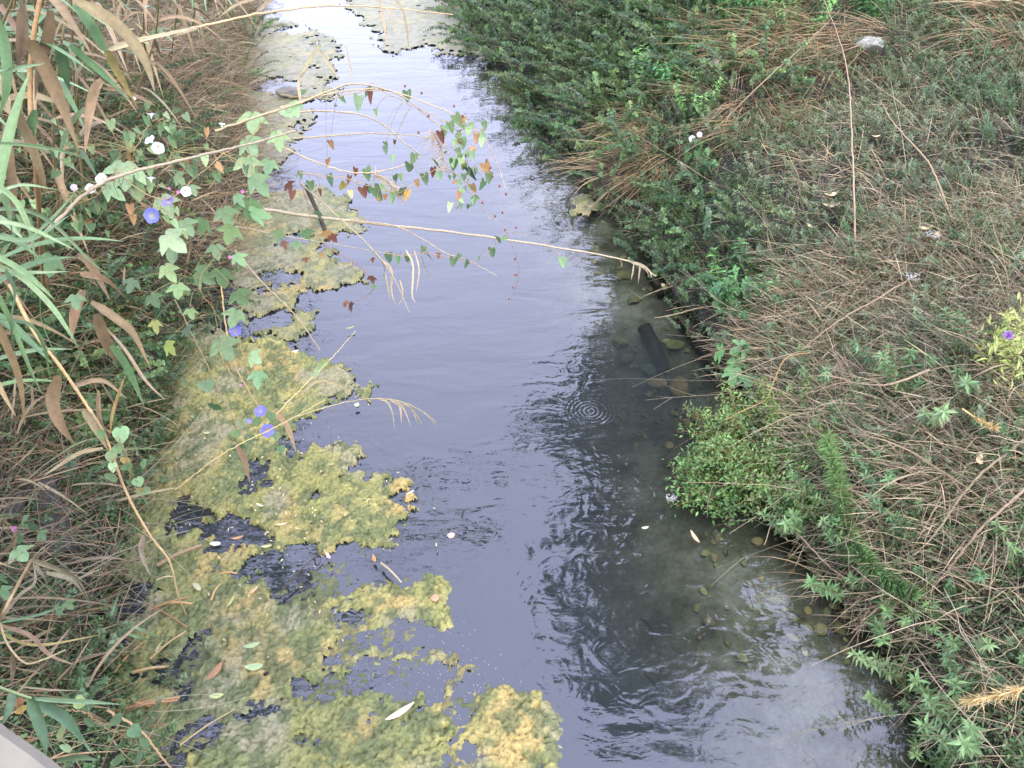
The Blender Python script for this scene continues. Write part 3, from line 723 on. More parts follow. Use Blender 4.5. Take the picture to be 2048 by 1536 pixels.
# where each kind grows on the right bank (centres read off the photograph, carried to the ground)
SPOTS = {'bramble': [(1010, 60, 90), (1090, 110, 100), (1150, 200, 90), (1230, 120, 90), (1200, 280, 70), (1215, 360, 50), (1380, 60, 90), (1400, 140, 70), (1500, 150, 60), (1450, 400, 90), (1350, 480, 60), (1440, 560, 60), (1320, 20, 80)],
         'straw': [(1500, 50, 60), (1620, 90, 80), (1560, 200, 90), (1440, 250, 70), (1310, 310, 70), (1260, 380, 50), (1190, 260, 30), (1700, 120, 50), (2000, 60, 60)],
         'nettle': [(1480, 490, 60), (1500, 560, 50), (1380, 230, 50), (1500, 620, 40), (1700, 20, 90), (1500, 20, 50)],
         'small': [(1320, 520, 70), (1390, 610, 60), (1300, 450, 60), (1450, 660, 60), (1230, 380, 40), (1500, 430, 120), (1400, 470, 90), (1370, 560, 70), (1600, 560, 120), (1560, 680, 120), (1650, 280, 120), (1900, 200, 160), (1850, 560, 130), (1800, 60, 160)],
         'grey': [(1600, 400, 140), (1700, 500, 160), (1800, 300, 160), (1950, 330, 150), (1700, 650, 160), (1850, 700, 160), (1950, 560, 150), (1450, 330, 80), (1750, 150, 150)],
         'whorl': [(1900, 1000, 200), (1800, 1000, 150), (1850, 1150, 160), (1980, 1120, 160), (1850, 1350, 140), (1980, 1250, 150), (1950, 1480, 160), (2050, 1350, 200), (2080, 1550, 200), (1860, 1560, 120), (1700, 900, 130), (1620, 940, 90), (1880, 820, 150), (1740, 740, 100)],
         'twigs': [(1640, 1110, 80), (1800, 1290, 90), (1960, 1180, 120), (2000, 1380, 120), (1700, 600, 200), (1850, 640, 200), (1650, 780, 150), (1800, 900, 180), (1650, 1080, 110), (1750, 1220, 110), (1900, 900, 150), (1900, 450, 160), (2000, 950, 150), (1950, 720, 150)]}
def weight(key, px, py):
    return sum(np.exp(-((px - a_) ** 2 + (py - b_) ** 2) / (r_ * r_)) for a_, b_, r_ in SPOTS[key])
keys = ['bramble', 'straw', 'nettle', 'small', 'grey', 'whorl', 'twigs']
amp = {'bramble': 1.6, 'straw': .85, 'nettle': 1.4, 'small': 1.4, 'grey': 1.4, 'whorl': 2.0, 'twigs': .3}
# blue-noise-like placement
pts = []
cand = np.concatenate([np.stack([rng.uniform(.2, 16, 1500), rng.uniform(-.05, .5, 1500)], 1), np.stack([rng.uniform(.2, 16, 9000), rng.uniform(-.06, 5.5, 9000)], 1)])
for s_, e_ in cand:
    t_ = t_right(s_) + e_; z_ = float(ground_st(np.array(s_), np.array(t_)))
    P = from_st(s_, t_, z_); px, py, d_ = project(P)
    if not (930 < px < 2250 and -150 < py < 1700): continue
    sp = .13 + .012 * d_
    if all((P[0] - q[0][0]) ** 2 + (P[1] - q[0][1]) ** 2 > sp * sp for q in pts): pts.append((P, px, py, s_, e_))
cnt = {k: 0 for k in keys}
for P, px, py, s_, e_ in pts:
    wts = np.array([amp[k] * weight(k, px, py) + (.03 if k in ('grey', 'twigs', 'small') else 0) for k in keys])
    k = keys[rng.choice(len(keys), p=wts / wts.sum())]
    if cnt[k] >= 290: continue
    cnt[k] += 1
    sc = 1.0
    if e_ < .3 and k == 'bramble': sc = 1.0
    place(k, P, sc, 1, zone(px, py, 1))
print('PLANTS', cnt, len(pts))

# understorey: too many to count
def bank_points(n, side, s0=.0, s1=18, e0=-.02, e1=6.5):
    s_ = rng.uniform(s0, s1, n); e_ = rng.uniform(e0, e1, n)
    k_ = int(n * .38); s_[:k_] = rng.uniform(.1, 4.8, k_); e_[:k_] = rng.uniform(e0, 3.0, k_); j_ = int(n * .88); e_[j_:] = rng.uniform(min(e0, 0), .6, n - j_)      # nearer ground gets its full share
    t_ = t_right(s_) + e_ if side > 0 else t_left(s_) - e_
    P = from_st(s_, t_, 0); P[:, 2] = ground_st(s_, t_)
    px, py, d_ = project(P)
    ok = (px > -150) & (px < 2250) & (py > -200) & (py < 1750)
    return P[ok], s_[ok], e_[ok], px[ok], py[ok], d_[ok]
def wsum(keys_, px, py): return sum(weight(k, px, py) for k in keys_)
# dry blades
P, s_, e_, px, py, d_ = bank_points(115000, 1)
pale_ = sum(np.exp(-((px - a_) ** 2 + (py - b_) ** 2) / (r_ * r_)) for a_, b_, r_ in ((1750, 340, 150), (1860, 450, 170), (1960, 600, 160), (1700, 620, 110), (1980, 80, 110), (1560, 300, 80), (1980, 880, 130)))
dry = .20 + .5 * wsum(('straw',), px, py) + .9 * pale_ + .5 * wsum(('twigs',), px, py) - .5 * wsum(('bramble', 'nettle'), px, py) + (fbm(P[:, 0] * 1.2, P[:, 1] * 1.2, 90) - .5) * 1.2
ok = rng.random(len(P)) < np.clip(dry, .06, 1) * np.where(s_ < 4.2, .55, .95); P = P[ok]; n = len(P); e_ = e_[ok]; px, py = px[ok], py[ok]
D = np.stack([-NT[0] + 0 * e_, -NT[1] + 0 * e_, .55 + 0 * e_], 1) * .55 + rng.normal(size=(n, 3)) * np.array([.5, .5, .25])
P = P + UP * rng.uniform(-.01, .08, (n, 1))
L_ = rng.uniform(.10, .42, n); S = droop(P, D, L_, L_ * rng.uniform(.2, .7, n), 5, .05)
m = MB(); kk = np.clip(weight('straw', px, py), 0, 1)[:, None]
cc = jcol(np.array([.33, .285, .225]), n, .12, .55) * (1 - kk) + jcol(np.array([.33, .24, .145]), n, .12, .35) * kk
strips(m, S, .0052 * np.array([.8, 1, .9, .6, .15])[None] * rng.uniform(.5, 1.5, (n, 1)), rng.normal(size=(n, 3)), cc)
tag(m.build('dry_grass', M_DRY), 'matted tan dry grass covering the right bank', kind='stuff')
# arching dead twigs
P, s_, e_, px, py, d_ = bank_points(8200, 1, e0=.05)
tw = .22 + .5 * wsum(('twigs',), px, py) - .6 * wsum(('bramble', 'nettle'), px, py)
ok = rng.random(len(P)) < np.clip(tw, .03, 1) * np.where(s_ < 4.2, .50, .9); P = P[ok]; n = len(P); print('twigs', n)
D = np.stack([-NT[0] * np.ones(n), -NT[1] * np.ones(n), .9 * np.ones(n)], 1) * .5 + rng.normal(size=(n, 3)) * np.array([.6, .6, .25])
L_ = rng.uniform(.25, .95, n); S = droop(P, D, L_, L_ * rng.uniform(.25, .8, n), 8, .28)
S = S + np.cumsum(rng.normal(size=S.shape) * .010, axis=1)
m = MB(); tubes(m, S, np.linspace(.0026, .0010, 8)[None] * rng.uniform(.6, 1.3, (n, 1)), jcol((.29, .245, .20), n, .12, .6), 3)
# side twigs
q = rng.integers(0, n, int(n * 1.6)); a0 = rng.integers(2, 7, len(q)); P2 = S[q, a0]; T2 = S[q, a0] - S[q, a0 - 1]
L2 = rng.uniform(.08, .3, len(q)); S2 = droop(P2, unit(T2) + rng.normal(size=(len(q), 3)) * .7, L2, L2 * rng.uniform(0, .4, len(q)), 5, .12)
tubes(m, S2, np.linspace(.0018, .0008, 5)[None] * np.ones((len(q), 1)), jcol((.27, .235, .195), len(q), .15, .35), 3)
tag(m.build('dead_twigs', M_STEM), 'tangle of thin brown dead twigs over the right bank', kind='stuff')
# low leaves between everything
P, s_, e_, px, py, d_ = bank_points(250000, 1, e0=-.10, e1=6)
gr = .52 - .3 * sum(np.exp(-((px - a_) ** 2 + (py - b_) ** 2) / (r_ * r_)) for a_, b_, r_ in ((1750, 340, 150), (1860, 450, 150), (1960, 600, 160))) + .35 * wsum(('small', 'grey', 'whorl', 'bramble', 'nettle'), px, py) - .35 * wsum(('straw',), px, py) + (fbm(P[:, 0] * 2.2, P[:, 1] * 2.2, 95) - .5) * 1.6
ok = rng.random(len(P)) < np.clip(gr, .10, .8); P = P[ok]; n = len(P); px, py = px[ok], py[ok]; print('leaves', n)
P = P + UP * (rng.random((n, 1)) ** 1.2 * .24)
m = MB(); kk = np.clip(wsum(('bramble', 'nettle'), px, py), 0, 1)[:, None]; k2 = np.clip(weight('grey', px, py), 0, 1)[:, None] * (1 - kk)
cc = jcol((.085, .13, .06), n, .2, .35); cc = cc * (1 - kk * .3); cc = cc * (1 - k2) + jcol((.14, .165, .105), n, .15, .3) * k2
leaves(m, KITE, P, rng.normal(size=(n, 3)) * np.array([1, 1, .5]) + UP * .35, rng.normal(size=(n, 3)) * .5 + UP, rng.uniform(.015, .036, n), rng.uniform(.3, .6, (n, 1)), cc)
tag(m.build('ground_cover', M_LEAF), 'low small-leaved greenery filling the right bank', kind='stuff')

# ------------------------------------------------------------------ left bank: low growth
WL = 'straw' 
SPOTL = {'small': [(250, 860, 110), (300, 800, 90), (380, 590, 70), (220, 1080, 90), (260, 940, 80), (120, 1340, 120), (60, 1300, 100), (200, 1400, 90), (520, 60, 70), (330, 700, 80)],
         'whorl': [(140, 880, 90), (150, 1000, 70), (230, 1380, 80)],
         'bramble': [(150, 700, 90), (230, 700, 70), (250, 600, 80), (300, 1450, 90), (230, 1500, 90), (60, 1250, 60), (480, 30, 60), (540, 20, 50), (330, 1000, 40), (330, 300, 90), (250, 300, 80), (150, 450, 80)],
         'twigs': [(400, 150, 130), (350, 120, 120), (450, 60, 90), (420, 400, 120), (430, 500, 90), (380, 480, 100), (60, 980, 120), (120, 1060, 110), (150, 1180, 110), (200, 500, 120), (60, 1420, 60), (330, 350, 90), (430, 250, 100)]}
info_l = {}
pts = []; cntl = 0
cand = np.stack([rng.uniform(.2, 18, 7000), rng.uniform(-.05, 4.5, 7000)], 1)
for s_, e_ in cand:
    t_ = t_left(s_) - e_; z_ = float(ground_st(np.array(s_), np.array(t_)))
    P = from_st(s_, t_, z_); px, py, d_ = project(P)
    if not (-120 < px < 700 and -150 < py < 1650): continue
    sp = .20 + .014 * d_
    if all((P[0] - q[0][0]) ** 2 + (P[1] - q[0][1]) ** 2 > sp * sp for q in pts): pts.append((P, px, py, s_, e_))
def wl_(k, px, py): return sum(np.exp(-((px - a_) ** 2 + (py - b_) ** 2) / (r_ * r_)) for a_, b_, r_ in SPOTL[k])
kl = ['small', 'whorl', 'bramble', 'twigs']
for P, px, py, s_, e_ in pts:
    w_ = np.array([wl_(k, px, py) + .04 for k in kl]); k = kl[rng.choice(4, p=w_ / w_.sum())]
    if k == 'whorl': k = 'small'
    if k == 'bramble' and s_ < 3.2 and e_ < .5: k = 'small'
    place(k, P, .95, -1, zone(px, py, -1)); cntl += 1
print('left plants', cntl)
# grey-brown dead stems slanting down to the water (thousands: stuff)
n0 = 9000
s_ = rng.uniform(.3, 17, n0); e_ = rng.uniform(-.1, 3.2, n0); t_ = t_left(s_) - e_
P = from_st(s_, t_, 0); P[:, 2] = np.maximum(ground_st(s_, t_), 0); px, py, d_ = project(P)
ok = (px > -250) & (px < 800) & (py > -250) & (py < 1700) & (rng.random(n0) < .25 + .75 * np.clip(wl_('twigs', px, py), 0, 1)); P = P[ok]; n = len(P); print('dead stems', n)
D = np.stack([NT[0] * np.ones(n), NT[1] * np.ones(n), .95 * np.ones(n)], 1) * .6 + rng.normal(size=(n, 3)) * np.array([.4, .45, .25]) - np.array([DS[0], DS[1], 0]) * .25
L_ = rng.uniform(.25, 1.0, n); S = droop(P, D, L_, L_ * rng.uniform(.2, .75, n), 7, .24)
m = MB(); tubes(m, S, np.linspace(.0027, .0010, 7)[None] * rng.uniform(.5, 1.5, (n, 1)), jcol((.26, .225, .19), n, .15, .45), 3)
q = rng.integers(0, n, n); a0 = rng.integers(2, 6, n); P2 = S[q, a0]; L2 = rng.uniform(.06, .22, n)
S2 = droop(P2, rng.normal(size=(n, 3)) + UP * .3, L2, L2 * .3, 4, .1); tubes(m, S2, np.linspace(.0018, .0007, 4)[None] * np.ones((n, 1)), jcol((.24, .18, .14), n, .15, .35), 3)
tag(m.build('dead_stems', M_STEM), 'slanting mass of thin dead stems on the left bank', kind='stuff')
# dry grass and leaves among them
n0 = 30000
s_ = rng.uniform(.3, 17, n0); e_ = rng.uniform(-.08, 3.6, n0); t_ = t_left(s_) - e_
P = from_st(s_, t_, 0); P[:, 2] = np.maximum(ground_st(s_, t_), 0); px, py, d_ = project(P)
ok = (px > -150) & (px < 800) & (py > -150) & (py < 1650) & (rng.random(n0) < .75); P = P[ok] + UP * rng.uniform(0, .12, (ok.sum(), 1)); n = len(P)
D = np.stack([NT[0] * np.ones(n), NT[1] * np.ones(n), .4 * np.ones(n)], 1) * .5 + rng.normal(size=(n, 3)) * np.array([.5, .5, .3])
L_ = rng.uniform(.12, .45, n); S = droop(P, D, L_, L_ * rng.uniform(.2, .8, n), 5, .08)
m = MB(); strips(m, S, .006 * np.array([.8, 1, .9, .6, .15])[None] * rng.uniform(.5, 1.8, (n, 1)), rng.normal(size=(n, 3)), jcol((.27, .20, .14), n, .15, .4))
tag(m.build('dry_grass', M_DRY), 'matted brown dry grass covering the left bank', kind='stuff')
n0 = 120000
s_ = rng.uniform(.3, 17, n0); e_ = rng.uniform(-.12, 3.6, n0); s_[:60000] = rng.uniform(.3, 6, 60000); e_[:60000] = rng.uniform(-.15, 2.2, 60000); t_ = t_left(s_) - e_
P = from_st(s_, t_, 0); P[:, 2] = np.maximum(ground_st(s_, t_), 0); px, py, d_ = project(P)
gg = .25 + .8 * (wl_('small', px, py) + wl_('bramble', px, py)) + (fbm(P[:, 0] * 2, P[:, 1] * 2, 99) - .5)
ok = (px > -150) & (px < 800) & (py > -150) & (py < 1650) & (rng.random(n0) < np.clip(gg, .02, .9)); P = P[ok] + UP * rng.random((ok.sum(), 1)) ** 1.3 * .2; n = len(P); print('left leaves', n)
m = MB(); leaves(m, KITE, P, rng.normal(size=(n, 3)) * np.array([1, 1, .5]), rng.normal(size=(n, 3)) * .5 + UP, rng.uniform(.016, .04, n), rng.uniform(.4, .7, (n, 1)), jcol((.085, .15, .065), n, .2, .35))
tag(m.build('ground_cover', M_LEAF), 'low small-leaved greenery filling the left bank', kind='stuff')

# broad broken reed blades lodged in the growth
n0 = 3400
s_ = rng.uniform(.3, 15, n0); e_ = rng.uniform(-.02, 3.4, n0); t_ = t_left(s_) - e_
P = from_st(s_, t_, 0); P[:, 2] = np.maximum(ground_st(s_, t_), 0) + rng.uniform(.02, .35, n0); px, py, d_ = project(P)
ok = (px > -150) & (px < 560) & (py > -150) & (py < 1500); P = P[ok]; n = len(P)
D = np.stack([NT[0] * np.ones(n), NT[1] * np.ones(n), .3 * np.ones(n)], 1) * .7 + rng.normal(size=(n, 3)) * np.array([.5, .5, .4])
L_ = rng.uniform(.15, .5, n); S = droop(P, D, L_, L_ * rng.uniform(.3, 1.0, n), 7, .12)
cc = np.array([(.30, .235, .17), (.21, .16, .12), (.35, .30, .23), (.13, .20, .10), (.24, .19, .16)])[rng.choice(5, n, p=[.28, .24, .16, .18, .14])] * rng.uniform(.65, 1.2, (n, 1))
m = MB(); strips(m, S, np.array([.5, .9, 1, .95, .8, .5, .06])[None] * rng.uniform(.006, .020, (n, 1)), rng.normal(size=(n, 3)), cc, fold=.15)
tag(m.build('reed_litter', M_DRY), 'broken dry reed blades lodged in the left bank growth', kind='stuff')

# ------------------------------------------------------------------ giant reeds
TAN = (.26, .20, .145); BRN = (.18, .135, .10); PALE = (.30, .26, .205); RG = (.13, .21, .105); LG = (.205, .29, .17); YT = (.40, .31, .16)
def ribbon(pts3, w, colr, parent, name='leaf', k=12, side=None, mat=None, tipc=None, base=.55):
    C = curve(pts3, k)
    u = np.linspace(0, 1, k); prof = np.minimum(1, base + u * 3) * np.clip((1 - u) * 2.3, 0.03, 1) ** .75
    T = unit(np.gradient(C, axis=0))
    if side is None:
        view = unit(CAM - C.mean(0)); side = unit(np.cross(T, view + rng.normal(size=3) * .35))
        tw = rng.normal() * .8
        N = np.cross(side, T); ang = (tw * (u - .4))[:, None]
        side = side * np.cos(ang) + N * np.sin(ang)
    m = MB(); cc = jcol(colr, 1, .08, .18)[0]
    strips(m, C[None], (w * prof)[None], side[None], np.repeat(cc[None], k * 3, 0) * np.tile(rng.uniform(.78, 1.22, 3), k)[:, None] * (1 + .6 * (fbm(np.repeat(u, 3) * 6 + rng.random() * 50, np.tile([0., .4, 1.], k) * 2 + rng.random() * 50, 8, 3)[:, None] - .5)), fold=.16)
    o = m.build(name, mat or (M_DRY if colr in (TAN, BRN, PALE, YT) else M_BIGLEAF), parent)
    return o
def px3(pp, d0, d1):
    ds = np.linspace(d0, d1, len(pp)); return np.array([dp(a_, b_, q) for (a_, b_), q in zip(pp, ds)])
def reed(base, top, r, colr, label, nleaf=10, L=(.4, .65), w=.042, green=.5, u0=.3, towards=None, bend=.12):
    base = np.array(base, float); top = np.array(top, float)
    root = thing('giant_reed', label, 'reed', base, 'giant reeds on the left bank')
    m = MB(); mid = (base + top) / 2 + np.array([0, 0, bend]) + rng.normal(size=3) * .10
    C = tube1(m, [base, mid, top], r, r * .45, colr, 34, 7, knots=10)
    m.build('cane', M_STEM, root)
    ph = rng.random() * 6
    for i in range(nleaf):
        u = u0 + (1 - u0) * (i + .5) / nleaf; P = C[int(u * 33)]; T = unit(C[min(33, int(u * 33) + 1)] - C[int(u * 33)])
        a_ = ph + i * 2.6 + rng.normal() * .4
        out = np.array([math.cos(a_), math.sin(a_), 0]); 
        if towards is not None: out = unit(out + np.array(towards) * .5)
        dry = rng.random() > green + (u - .6) * .8
        l = rng.uniform(*L); g = l * (rng.uniform(.6, 1.0) if dry else rng.uniform(.15, .6))
        D = unit(out + T * (.5 if dry else 1.1)); k = 7; uu = np.linspace(0, 1, k)[:, None]
        Q = P + l * D * uu - np.array([0, 0, g]) * uu ** 2 * 1.1
        colL = [TAN, BRN, TAN, PALE][rng.integers(4)] if dry else [RG, RG, LG][rng.integers(3)]
        ribbon(Q, w * rng.uniform(.6, 1.1), colL, root, side=unit(np.cross(D, UP + rng.normal(size=3) * .3)))
    return root
def reed_spot(px, py, top_px, top_d, hb=0.0, **kw):
    b = on_bank(px, py, hb); return reed(b, dp(top_px[0], top_px[1], top_d), **kw)
rl = ['tall reed with brown hanging leaves in the upper left corner', 'reed with broad dry leaf bending over the bindweed', 'green reed leaning right at the top left edge', 'half dry reed behind the first canes, upper left']
spots = [((40, 520), (70, -120), 3.3, .40), ((-60, 620), (20, -60), 2.9, .45), ((120, 460), (160, -140), 3.8, .55), ((190, 380), (230, -120), 4.4, .6), ((-40, 420), (-30, -160), 3.6, .7), ((60, 360), (60, -160), 4.4, .6),
         ((240, 270), (300, -160), 5.4, .6), ((150, 260), (190, -160), 5.0, .65), ((300, 180), (360, -160), 6.2, .6), ((30, 250), (110, -170), 4.8, .6), ((380, 90), (450, -140), 7.4, .7), ((440, 40), (520, -120), 8.6, .8),
         ((100, 330), (140, -160), 4.9, .85), ((200, 300), (260, -160), 5.2, .85), ((0, 330), (40, -160), 4.2, .9), ((340, 130), (380, -160), 6.8, .85), ((170, 420), (140, -100), 4.3, .8), ((420, 10), (470, -140), 8.2, .9),
         ((-60, 780), (-20, 330), 3.0, .9), ((-80, 900), (-10, 420), 2.8, .9), ((250, 150), (250, -170), 6.4, .5)]
pos_l = ['leftmost at the frame edge', 'lowest of the corner group', 'third from the corner', 'beside the dead stems', 'at the very corner', 'inner one', 'leaning over the far stems', 'behind the inner one', 'toward the far bank', 'in the corner thicket', 'near the top of the bank', 'farthest and greenest', 'greenest of the inner thicket', 'green one beside the inner thicket', 'green one at the corner edge', 'green one among the far stems', 'lower green one over the bindweed', 'green one at the far top', 'with fresh strap leaves', 'lowest green one at the frame edge', 'thin one among the far stems']
for (b_, t_, d_, g_), pl in zip(spots, pos_l):
    reed_spot(b_[0], b_[1], t_, d_, r=.011, colr=(.30, .24, .14), label=f"giant reed on the left bank, {pl}", nleaf=13, green=g_ - .1, u0=.22, towards=(.6, -.2, 0), w=.044)

# the tall reed stand behind them, above the frame: its tops hang over the water and blacken the pools
m = MB(); nr = 95; s_ = rng.uniform(1.8, 10.5, nr); e_ = rng.uniform(1.3, 3.6, nr); B = from_st(s_, t_left(s_) - e_, 0); B[:, 2] = ground_st(s_, t_left(s_) - e_)
hh = rng.uniform(3.2, 4.8, nr); Lr_ = []
for b_, h_ in zip(B, hh): Lr_.append(curve([b_, b_ + np.array([.15, 0, h_ * .55]) + rng.normal(size=3) * .1, b_ + np.array([rng.uniform(.5, 1.5), rng.normal() * .4, h_])], 12))
S = np.array(Lr_); px, py, _ = project(S); ok = ~(((px > 30) & (px < 2000) & (py > 330) & (py < 1536)).any(1)); S = S[ok]; nr = len(S); print('tall reeds', nr)
tubes(m, S, np.linspace(.011, .004, 12)[None] * np.ones((nr, 1)), jcol((.27, .23, .13), nr), 5)
k_ = np.repeat(np.arange(nr), 26); idx = rng.integers(3, 12, len(k_)); P = S[k_, idx]; n = len(P); a_ = rng.uniform(0, 6.28, n)
D = np.stack([np.cos(a_) + .4, np.sin(a_), rng.uniform(.2, .9, n)], 1); L_ = rng.uniform(.4, .75, n); Q = droop(P, D, L_, L_ * rng.uniform(.4, 1.0, n), 7, .06)
px, py, _ = project(Q); ok = ~(((px > 30) & (px < 2000) & (py > 330) & (py < 1536)).any(1)); Q = Q[ok]; n = len(Q)
strips(m, Q, np.array([.7, 1, 1, .9, .7, .4, .05])[None] * rng.uniform(.025, .045, (n, 1)), unit(np.cross(D[ok], UP)), np.array([(.12, .20, .09), (.15, .22, .11), (.28, .21, .15)])[rng.integers(0, 3, n)] * rng.uniform(.7, 1.2, (n, 1)), fold=.12)
tag(m.build('reed_thicket', M_LEAF), 'dense stand of tall reeds at the back of the left bank', kind='stuff')

# leaves traced from the photograph, hung on three near reeds
def big(root, pp, d0, d1, wpx, colr):
    P = px3(pp, d0, d1); ribbon(P, wpx / FOC * (d0 + d1) / 2 * .98, colr, root, k=14)
r1 = thing('giant_reed', 'near giant reed with wide brown hanging leaves beside the white bindweed flowers', 'reed', on_bank(90, 620), 'giant reeds on the left bank')
m = MB(); tube1(m, [on_bank(90, 620), dp(75, 380, 3.6), dp(60, 150, 3.2), dp(90, -60, 3.0)], .013, .008, (.33, .22, .13), 34, 8, knots=9); m.build('cane', M_STEM, r1)
for pp, d0, d1, w_, c_ in [([(150, 0), (219, 38), (262, 79), (292, 126), (309, 182)], 3.0, 3.2, 24, TAN), ([(50, 10), (46, 50), (42, 100), (30, 150)], 2.9, 3.1, 22, BRN),
                           ([(60, 80), (79, 113), (103, 164), (128, 222), (157, 300)], 3.0, 3.3, 28, BRN), ([(215, 100), (228, 130), (250, 168), (276, 216)], 3.2, 3.5, 15, YT),
                           ([(205, 160), (188, 185), (178, 230), (170, 306)], 3.3, 3.5, 19, TAN), ([(28, 200), (38, 235), (60, 280), (84, 350), (93, 398)], 3.1, 3.4, 20, BRN),
                           ([(205, 176), (240, 180), (280, 195), (312, 212)], 3.4, 3.6, 8, TAN), ([(100, 20), (95, 80), (80, 130), (70, 200)], 3.1, 3.3, 22, BRN),
                           ([(10, 250), (20, 330), (24, 400), (10, 470)], 3.1, 3.4, 18, BRN), ([(230, 90), (330, 70), (400, 55), (330, 78)], 3.4, 3.6, 10, PALE),
                           ([(150, 10), (180, 50), (200, 85), (222, 118)], 3.1, 3.3, 22, RG), ([(140, 90), (170, 118), (210, 152), (258, 200)], 3.2, 3.5, 15, RG), ([(118, 90), (128, 130), (138, 180)], 3.3, 3.5, 22, RG),
                           ([(140, -20), (180, 20), (240, 60), (300, 90)], 3.4, 3.6, 14, LG), ([(-10, 142), (30, 136), (90, 127)], 2.6, 2.8, 9, LG), ([(70, 220), (60, 280), (78, 330)], 3.2, 3.4, 18, RG),
                           ([(-10, 30), (10, 90), (14, 170), (0, 230)], 2.8, 3.0, 20, RG), ([(170, 215), (140, 250), (120, 300), (112, 330)], 3.3, 3.5, 10, LG)]:
    big(r1, pp, d0, d1, w_, c_)
r2 = thing('giant_reed', 'giant reed with a fan of light green strap leaves at the left edge', 'reed', on_bank(-60, 900), 'giant reeds on the left bank')
m = MB(); tube1(m, [on_bank(-60, 900), dp(-50, 640, 3.0), dp(-30, 380, 2.7)], .012, .007, (.28, .27, .13), 30, 8, knots=7); m.build('cane', M_STEM, r2)
for pp, d0, d1, w_, c_ in [([(-30, 520), (40, 552), (100, 610), (140, 668), (158, 700)], 2.7, 3.0, 11, LG), ([(10, 540), (27, 585), (20, 654), (36, 735)], 2.7, 3.0, 15, LG), ([(60, 540), (80, 582), (84, 640), (116, 722)], 2.8, 3.0, 10, LG),
                           ([(-20, 538), (60, 545), (140, 543)], 2.7, 2.9, 7, LG), ([(-20, 505), (50, 545), (110, 600)], 2.6, 2.8, 12, LG), ([(-20, 285), (60, 290), (130, 303), (190, 322)], 2.6, 2.9, 7, LG),
                           ([(-30, 440), (40, 450), (90, 470), (150, 500)], 2.6, 2.8, 9, LG), ([(-30, 470), (60, 478), (140, 430)], 2.6, 2.8, 9, LG), ([(-20, 360), (30, 400), (60, 460), (70, 520)], 2.6, 2.8, 11, LG), ([(-30, 400), (40, 370), (120, 380)], 2.6, 2.8, 6, LG),
                           ([(-20, 560), (20, 640), (60, 740), (90, 800)], 2.8, 3.1, 10, RG), ([(30, 500), (70, 470), (120, 420), (150, 385)], 2.8, 3.0, 6, RG), ([(-20, 420), (50, 420), (110, 450), (180, 520), (230, 560)], 2.7, 3.1, 8, LG), ([(-30, 340), (10, 400), (25, 470)], 2.6, 2.8, 14, LG),
                           ([(0, 640), (60, 650), (90, 700), (100, 760)], 2.9, 3.2, 9, RG), ([(222, 691), (245, 720), (266, 760), (288, 812)], 4.0, 4.2, 15, RG), ([(-20, 620), (10, 680), (40, 760), (50, 850)], 2.8, 3.1, 16, BRN)]:
    big(r2, pp, d0, d1, w_, c_)
r3 = thing('giant_reed', 'dry leaning reed with curled tan leaves above the low herbs, middle left', 'reed', dp(40, 600, 4.4), 'giant reeds on the left bank')
m = MB(); tube1(m, [dp(20, 570, 4.2), dp(68, 664, 4.1), dp(120, 732, 4.1), dp(171, 807, 4.1), dp(212, 876, 4.1), dp(253, 985, 4.2), dp(300, 1070, 4.25), dp(339, 1123, 4.3), dp(356, 1190, 4.4), dp(372, 1229, 4.55)], .010, .004, (.42, .31, .19), 60, 7, knots=14); m.build('cane', M_STEM, r3)
for pp, d0, d1, w_, c_ in [([(155, 512), (176, 522), (196, 552), (220, 600)], 4.2, 4.4, 18, TAN), ([(160, 548), (212, 558), (255, 598)], 4.2, 4.4, 13, TAN), ([(182, 604), (232, 637), (268, 668), (302, 738)], 4.2, 4.4, 17, TAN),
                           ([(192, 628), (206, 668), (222, 700), (234, 728)], 4.1, 4.3, 22, BRN), ([(166, 580), (150, 625), (143, 682)], 4.1, 4.2, 19, TAN), ([(115, 750), (105, 800), (124, 852), (152, 890)], 3.8, 4.0, 24, TAN),
                           ([(152, 772), (180, 762), (212, 764), (254, 798)], 4.1, 4.3, 10, TAN), ([(206, 896), (160, 906), (120, 930), (86, 953)], 4.1, 4.2, 8, PALE), ([(168, 820), (190, 852), (216, 900)], 4.0, 4.1, 17, PALE),
                           ([(287, 1070), (283, 1105), (300, 1150)], 4.2, 4.3, 10, PALE), ([(196, 780), (198, 830), (214, 870)], 4.1, 4.2, 8, TAN), ([(246, 760), (226, 820), (220, 870)], 4.1, 4.3, 8, YT), ([(210, 655), (250, 700), (290, 760), (330, 800)], 4.3, 4.6, 7, PALE)]:
    big(r3, pp, d0, d1, w_, c_)
r4 = thing('giant_reed', 'dead reed with a fan of pale curled leaves at the lower left', 'reed', on_bank(-20, 1230, .2), 'giant reeds on the left bank')
m = MB(); tube1(m, [on_bank(-20, 1290, .2), dp(0, 1240, 3.0), dp(30, 1180, 3.0), dp(64, 1118, 3.0)], .008, .005, (.40, .30, .19), 20, 7, knots=4); tube1(m, [dp(0, 1246, 3.0), dp(16, 1290, 3.0), dp(50, 1326, 3.0), (dp(90, 1318, 3.0)), dp(130, 1300, 3.1)], .005, .003, (.42, .34, .22), 20, 6); m.build('cane', M_STEM, r4)
